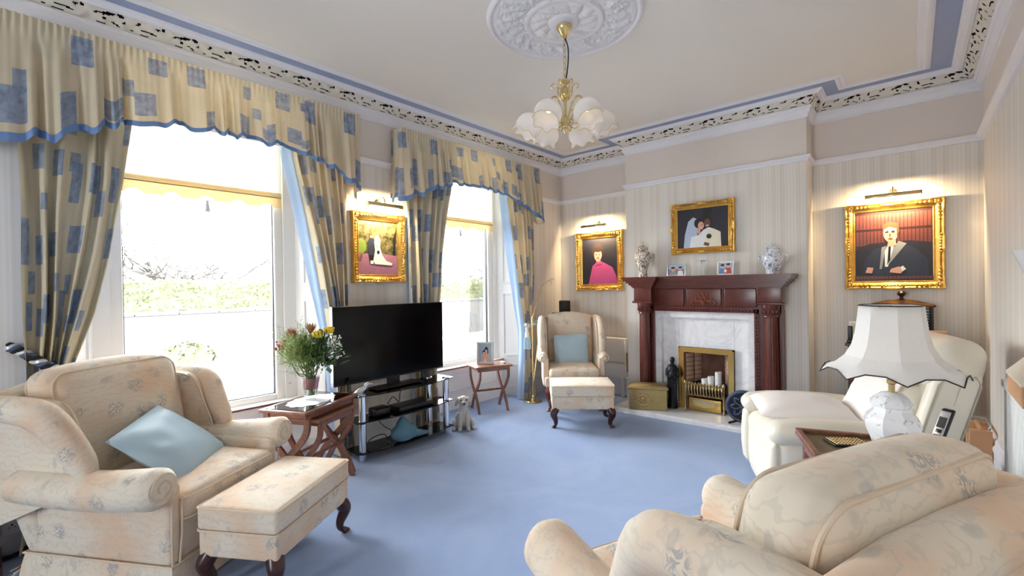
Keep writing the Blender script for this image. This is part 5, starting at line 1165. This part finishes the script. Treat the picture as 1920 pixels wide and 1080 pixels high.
# ================================================================ right side: cabinet, lantern, lamp table, radiator
t = thing('dark_cabinet', 'dark wooden cabinet in the alcove behind the recliner', 'cabinet', (0, 0, 0)); dc = MT['dark_cabinet']
MB().rbox(-.45, .22, 5.0, 5.385, .855, .88, .006).obj('top', dc, t); MB().box(-.43, .20, 5.03, 5.37, .0, .856).obj('body', dc, t, False)
for x0, x1, kx in ((-.42, -.12, -.15), (-.11, .19, -.08)): d = MB().rbox(x0, x1, 5.012, 5.03, .08, .84, .006).obj('door', dc, t); MB().ball((kx, 5.0, .5), .014, 10, k=6).obj('knob', MT['brass'], d)
t = thing('slatted_lantern', 'black slatted lantern box with a pointed lid on the dark cabinet', 'lantern', (-.065, 5.245, .881)); bl = MT['black_plastic']
for x in (-.19, .19):
    for y in (-.10, .10): MB().box(x-.012, x+.012, y-.012, y+.012, 0, .33).obj('corner_post', bl, t, False)
for i in range(13):
    z = .02+i*.0235; MB().box(-.19, .19, -.112, -.10, z, z+.012).obj('slat', bl, t, False)
    MB().box(.192, .204, -.10, .10, z, z+.012).obj('slat', bl, t, False)
MB().box(-.17, .17, -.085, .085, 0, .32).obj('lining', MT['house_white'], t, False)
l = MB(); l.loft([[(sx*a, sy*c, z) for sx, sy in ((-1, -1), (1, -1), (1, 1), (-1, 1))] for a, c, z in ((.215, .125, .325), (.22, .13, .335), (.21, .12, .345), (.10, .05, .375), (.03, .02, .385), (.028, .018, .388))]); l.obj('lid', MT['dark_cabinet'], t, True, 30)
MB().lathe([(.02, .386), (.012, .40), (.014, .41), (.03, .425), (.032, .44), (.02, .455), (0, .46)], 16).obj('finial', MT['dark_leg'], t)
t = thing('wooden_box', 'plain light wooden box beside the slatted lantern', 'box', (.135, 5.055, .881)); MB().box(-.075, .075, -.05, .05, 0, .12).obj('body', MT['light_wood'], t, False); MB().rbox(-.08, .08, -.055, .055, .12, .135, .004).obj('lid', MT['light_wood'], t)
small_frame('white photo frame standing on the dark cabinet', (-.36, 5.10, .881), radians(20), .13, .19, 'white_paint', .02, [('print_cream', FULL), ('skin', E_(.5, .6, .2, .2)), ('hair_brown', E_(.5, .78, .22, .12)), ('print_blue', [(.15, 0), (.85, 0), (.7, .4), (.3, .4)])], .14)
t = thing('remote_handset', 'black handset upright on the dark cabinet edge', 'handset', (-.415, 5.06, .881)); MB().rbox(-.018, .018, -.012, .012, .01, .15, .008).obj('handset', bl, t); MB().rbox(-.024, .024, -.022, .022, 0, .025, .006).obj('cradle', bl, t)

LT = Vector((-.14, 2.72, 0)); LA = radians(20)
t = thing('lamp_table', 'small wooden lamp table with a leather-lined tray top', 'side table', LT, LA); wm = MT['walnut']
MB().box(-.28, .28, -.20, .20, .625, .64).obj('top', wm, t, False); MB().box(-.255, .255, -.175, .175, .64, .643).obj('leather_inset', MT['green_leather'], t, False)
for a in ((-.28, .28, -.20, -.175), (-.28, .28, .175, .20), (-.28, -.255, -.175, .175), (.255, .28, -.175, .175)): MB().rbox(a[0], a[1], a[2], a[3], .64, .662, .005).obj('tray_edge', wm, t)
MB().box(-.25, .25, -.17, .17, .56, .625).obj('apron', wm, t, False)
for sx in (-1, 1):
    for sy in (-1, 1): MB().tube([(sx*.235, sy*.155, .60), (sx*.245, sy*.165, 0)], [.02, .013], 8).obj('leg', wm, t)
LP = Vector((-.07, 2.665, .644))
t = thing('table_lamp', 'white porcelain table lamp with a scalloped white bell shade', 'lamp', LP, radians(12))
n = 6; MB().lathe([(0, 0), (.066, 0), (.07, .01), (.066, .02), (.085, .08), (.104, .13), (.108, .155), (.10, .18), (.078, .202), (.07, .212), (.07, .224), (.082, .232), (.084, .246), (.07, .262), (.04, .285), (.024, .29), (0, .29)], 8, ph=.3).obj('jar_base', MT['porcelain_lamp'], t, True, 25)
MB().lathe([(.012, .285), (.012, .325), (.018, .33), (.018, .345), (.008, .35), (.006, .68)], 12).obj('brass_stem', MT['old_brass'], t)
NS = 8; prof = [(.118, .68), (.124, .62), (.132, .56), (.146, .50), (.172, .45), (.210, .415), (.252, .385), (.268, .365)]
rings = []; sub = 6
for i, (R_, z) in enumerate(prof):
    ring = []
    for k in range(NS):
        a0, a1 = 2*pi*k/NS, 2*pi*(k+1)/NS
        for j in range(sub):
            f = j/sub; x = R_*(cos(a0)*(1-f)+cos(a1)*f); y = R_*(sin(a0)*(1-f)+sin(a1)*f); up = sin(pi*f)
            zz = z+(.030*(1 if .2 < f < .8 else up) if i == 7 else .012*up if i == 6 else 0)-(.0 if i else .012*up*0)
            ring.append((x, y, zz))
    rings.append(ring)
s = MB(); s.loft(rings, cap=False); so = s.obj('lamp_shade', MT['shade'], t, True, 18); md = so.modifiers.new('thick', 'SOLIDIFY'); md.thickness = .003
for rg in (rings[-1], rings[0]): MB().tube(rg, .003, 5, closed=True).obj('shade_piping', MT['hair_dark'], so)
b = MB()
for k in range(3): a = 2*pi*k/3; b.tube([(0, 0, .66), (.117*cos(a), .117*sin(a), .676)], .002, 5)
b.obj('shade_ring', MT['old_brass'], t)
t = thing('cordless_phone', 'silver and black cordless phone upright beside the lamp', 'phone', LT+Vector((.215, .06, .663)), radians(-40))
MB().rbox(-.04, .04, -.035, .045, 0, .03, .012).obj('cradle', MT['black_plastic'], t); ph = MB(); ph.rbox(-.026, .026, -.011, .011, 0, .175, .010).xf(0, lambda x, y, z: (x, y+.48*z-.006, z+.014)); po = ph.obj('handset', MT['black_plastic'], t)
f = lambda x, y, z: (x, y+.48*z-.006, z+.014)
q = MB(); q.rbox(-.021, .021, -.0135, -.009, .008, .165, .004).xf(0, f); q.obj('silver_face', MT['silver'], po); q = MB(); q.box(-.016, .016, -.0148, -.0135, .095, .14).xf(0, f); q.obj('display', MT['black_plastic'], po, False)
for r_ in range(4):
    for c in range(3): q = MB(); q.rbox(-.017+c*.012, -.008+c*.012, -.016, -.0135, .014+r_*.014, .023+r_*.014, .001, 1).xf(0, f); q.obj('key', MT['black_plastic'], po)
q = MB(); q.rbox(-.012, .012, -.016, -.0135, .074, .088, .002, 1).xf(0, f); q.obj('rocker_key', MT['black_plastic'], po)
t = thing('coaster', 'ornate dark metal coaster on the lamp table', 'coaster', LT+Vector((-.10, .02, .6435)), radians(35))
MB().rbox(-.085, .085, -.055, .055, 0, .012, .005).obj('plate', MT['black_iron'], t); b = MB()
for i in range(10):
    for j in range(6): b.ball((-.07+.0155*i, -.043+.017*j, .012), (.006, .006, .005), 6, k=4)
b.obj('filigree', MT['old_brass'], t)['kind'] = 'stuff'

t = thing('radiator', 'white ribbed panel radiator on the right wall', 'radiator', (0, 0, 0)); b = MB(); y0, y1, n = 2.15, 3.62, 44; pts = []
for i in range(n):
    y = y0+(y1-y0)*i/n; d = (y1-y0)/n; pts += [(.375, y), (.375, y+d*.55), (.385, y+d*.68), (.385, y+d*.9)]
pts += [(.375, y1), (.42, y1), (.42, y0)]
b.prism(pts, .14, .85).obj('ribbed_panel', MT['white_paint'], t, False); MB().rbox(.365, .428, y0-.01, y1+.01, .85, .892, .006).obj('top_grille', MT['trim_white'], t); MB().rbox(.37, .425, y0-.008, y0, .14, .85, .003, 1).obj('end_panel', MT['trim_white'], t); MB().tube([(.40, 3.64, .0), (.40, 3.64, .2), (.40, 3.61, .2)], .012, 8).obj('valve_pipe', MT['chrome'], t)
for y in (2.4, 3.4): MB().box(.415, XR-.002, y-.02, y+.02, .3, .7).obj('bracket', MT['white_paint'], t, False)
t = thing('padded_casket', 'wooden casket with sloping cream lid on the radiator', 'box', (.395, 3.02, .893)); MB().prism([(-.05, 0), (.05, 0), (.05, .12), (-.05, .09)], -.20, .20, lambda u, v, q: (u, q, v)).obj('body', MT['light_wood'], t, False)
MB().prism([(-.055, .09), (.055, .12), (.055, .20), (.03, .20), (-.055, .10)], -.205, .205, lambda u, v, q: (u, q, v)).obj('lid', MT['blind_white'], t, False)
t = thing('wall_light', 'pale shaded wall light on the right wall', 'wall light', (XR, 2.62, 1.43)); b = MB(); b.lathe([(.03, 0), (.045, .03), (.075, .11), (.078, .115), (.07, .11), (.04, .03), (0, .004)], 20); b.xf(0, lambda x, y, z: (x-.085, y, z)); b.obj('glass_shade', MT['opal'], t); MB().tube(catmull([(-.085, 0, 0), (-.06, 0, -.05), (0, 0, -.03)], 5), .007, 8).obj('arm', MT['brass_pale'], t); q = MB(); q.lathe([(0, 0), (.04, .002), (.035, .012), (0, .014)], 16); q.xf(0, lambda x, y, z: (-z, x, y-.03)); q.obj('wall_rose', MT['brass_pale'], t)
t = thing('magazine_rack', 'wooden magazine rack on the floor behind the recliner', 'magazine rack', (.37, 4.85, 0)); 
for s in (-1, 1): MB().rbox(-.06, .06, s*.14-.012, s*.14+.012, 0, .34, .006).obj('side', MT['light_wood'], t)
for x in (-.05, .05): MB().rbox(x-.006, x+.006, -.14, .14, .05, .28, .003, 1).obj('panel', MT['light_wood'], t)
MB().box(-.05, .05, -.14, .14, .03, .045).obj('bottom', MT['light_wood'], t, False); MB().rbox(-.01, .01, -.15, .15, .32, .35, .006).obj('handle_bar', MT['light_wood'], t)

# ================================================================ left edge: cabinet end, socket, cables
t = thing('side_cabinet', 'dark wooden side cabinet at the left edge of the picture', 'cabinet', (0, 0, 0))
MB().rbox(-3.75, -3.44, -.62, .035, .66, .685, .008).obj('top', dc, t); MB().box(-3.73, -3.47, -.60, .005, .04, .661).obj('body', dc, t, False); MB().rbox(-3.74, -3.455, -.61, .02, .63, .647, .006).obj('moulding', dc, t); MB().rbox(-3.74, -3.455, -.61, .02, 0, .06, .006).obj('plinth', dc, t)
d = MB().rbox(-3.47, -3.455, -.58, -.02, .09, .61, .005).obj('door', dc, t); MB().ball((-3.445, -.08, .38), .014, 10, k=6).obj('knob', MT['brass'], d)
t = thing('wall_socket', 'white double power socket on the skirting beside the armchair', 'socket', (XL+.027, .095, .155)); MB().rbox(0, .010, -.073, .073, -.043, .043, .004).obj('plate', MT['socket_white'], t)
for s in (-1, 1):
    for dy, dz, w_, h_ in ((0, .006, .004, .004), (-.011, -.008, .003, .002), (.011, -.008, .003, .002)): MB().box(.0095, .0105, s*.035+dy-w_, s*.035+dy+w_, dz-h_, dz+h_).obj('pin_hole', MT['hole_dark'], t, False)
    MB().rbox(.009, .014, s*.012-.005, s*.012+.005, .018, .034, .002, 1).obj('rocker_switch', MT['socket_white'], t)
cable('black cable bundle along the skirting beside the socket', [(-3.70, -.02, .012), (-3.66, .06, .02), (-3.70, .13, .03), (-3.72, .20, .014)], 'cable_black', .012)
cable('white cable lying on the carpet beside the side cabinet', [(-3.50, .045, .007), (-3.52, .08, .008), (-3.60, .14, .008), (-3.66, .22, .007)], 'cable_white', .006)
cable('thin white cable crossing the red-tipped lead', [(-3.42, .045, .006), (-3.47, .075, .007), (-3.54, .10, .007), (-3.60, .12, .006)], 'cable_white', .005)
t = thing('audio_lead', 'red plugged lead on the carpet beside the side cabinet', 'cable', (0, 0, 0)); MB().tube([(-3.46, .06, .007), (-3.50, .085, .007)], .004, 6).obj('wire', MT['cable_white'], t); MB().tube([(-3.50, .085, .009), (-3.535, .105, .009)], .008, 8).obj('red_plug', MT['cable_red'], t)
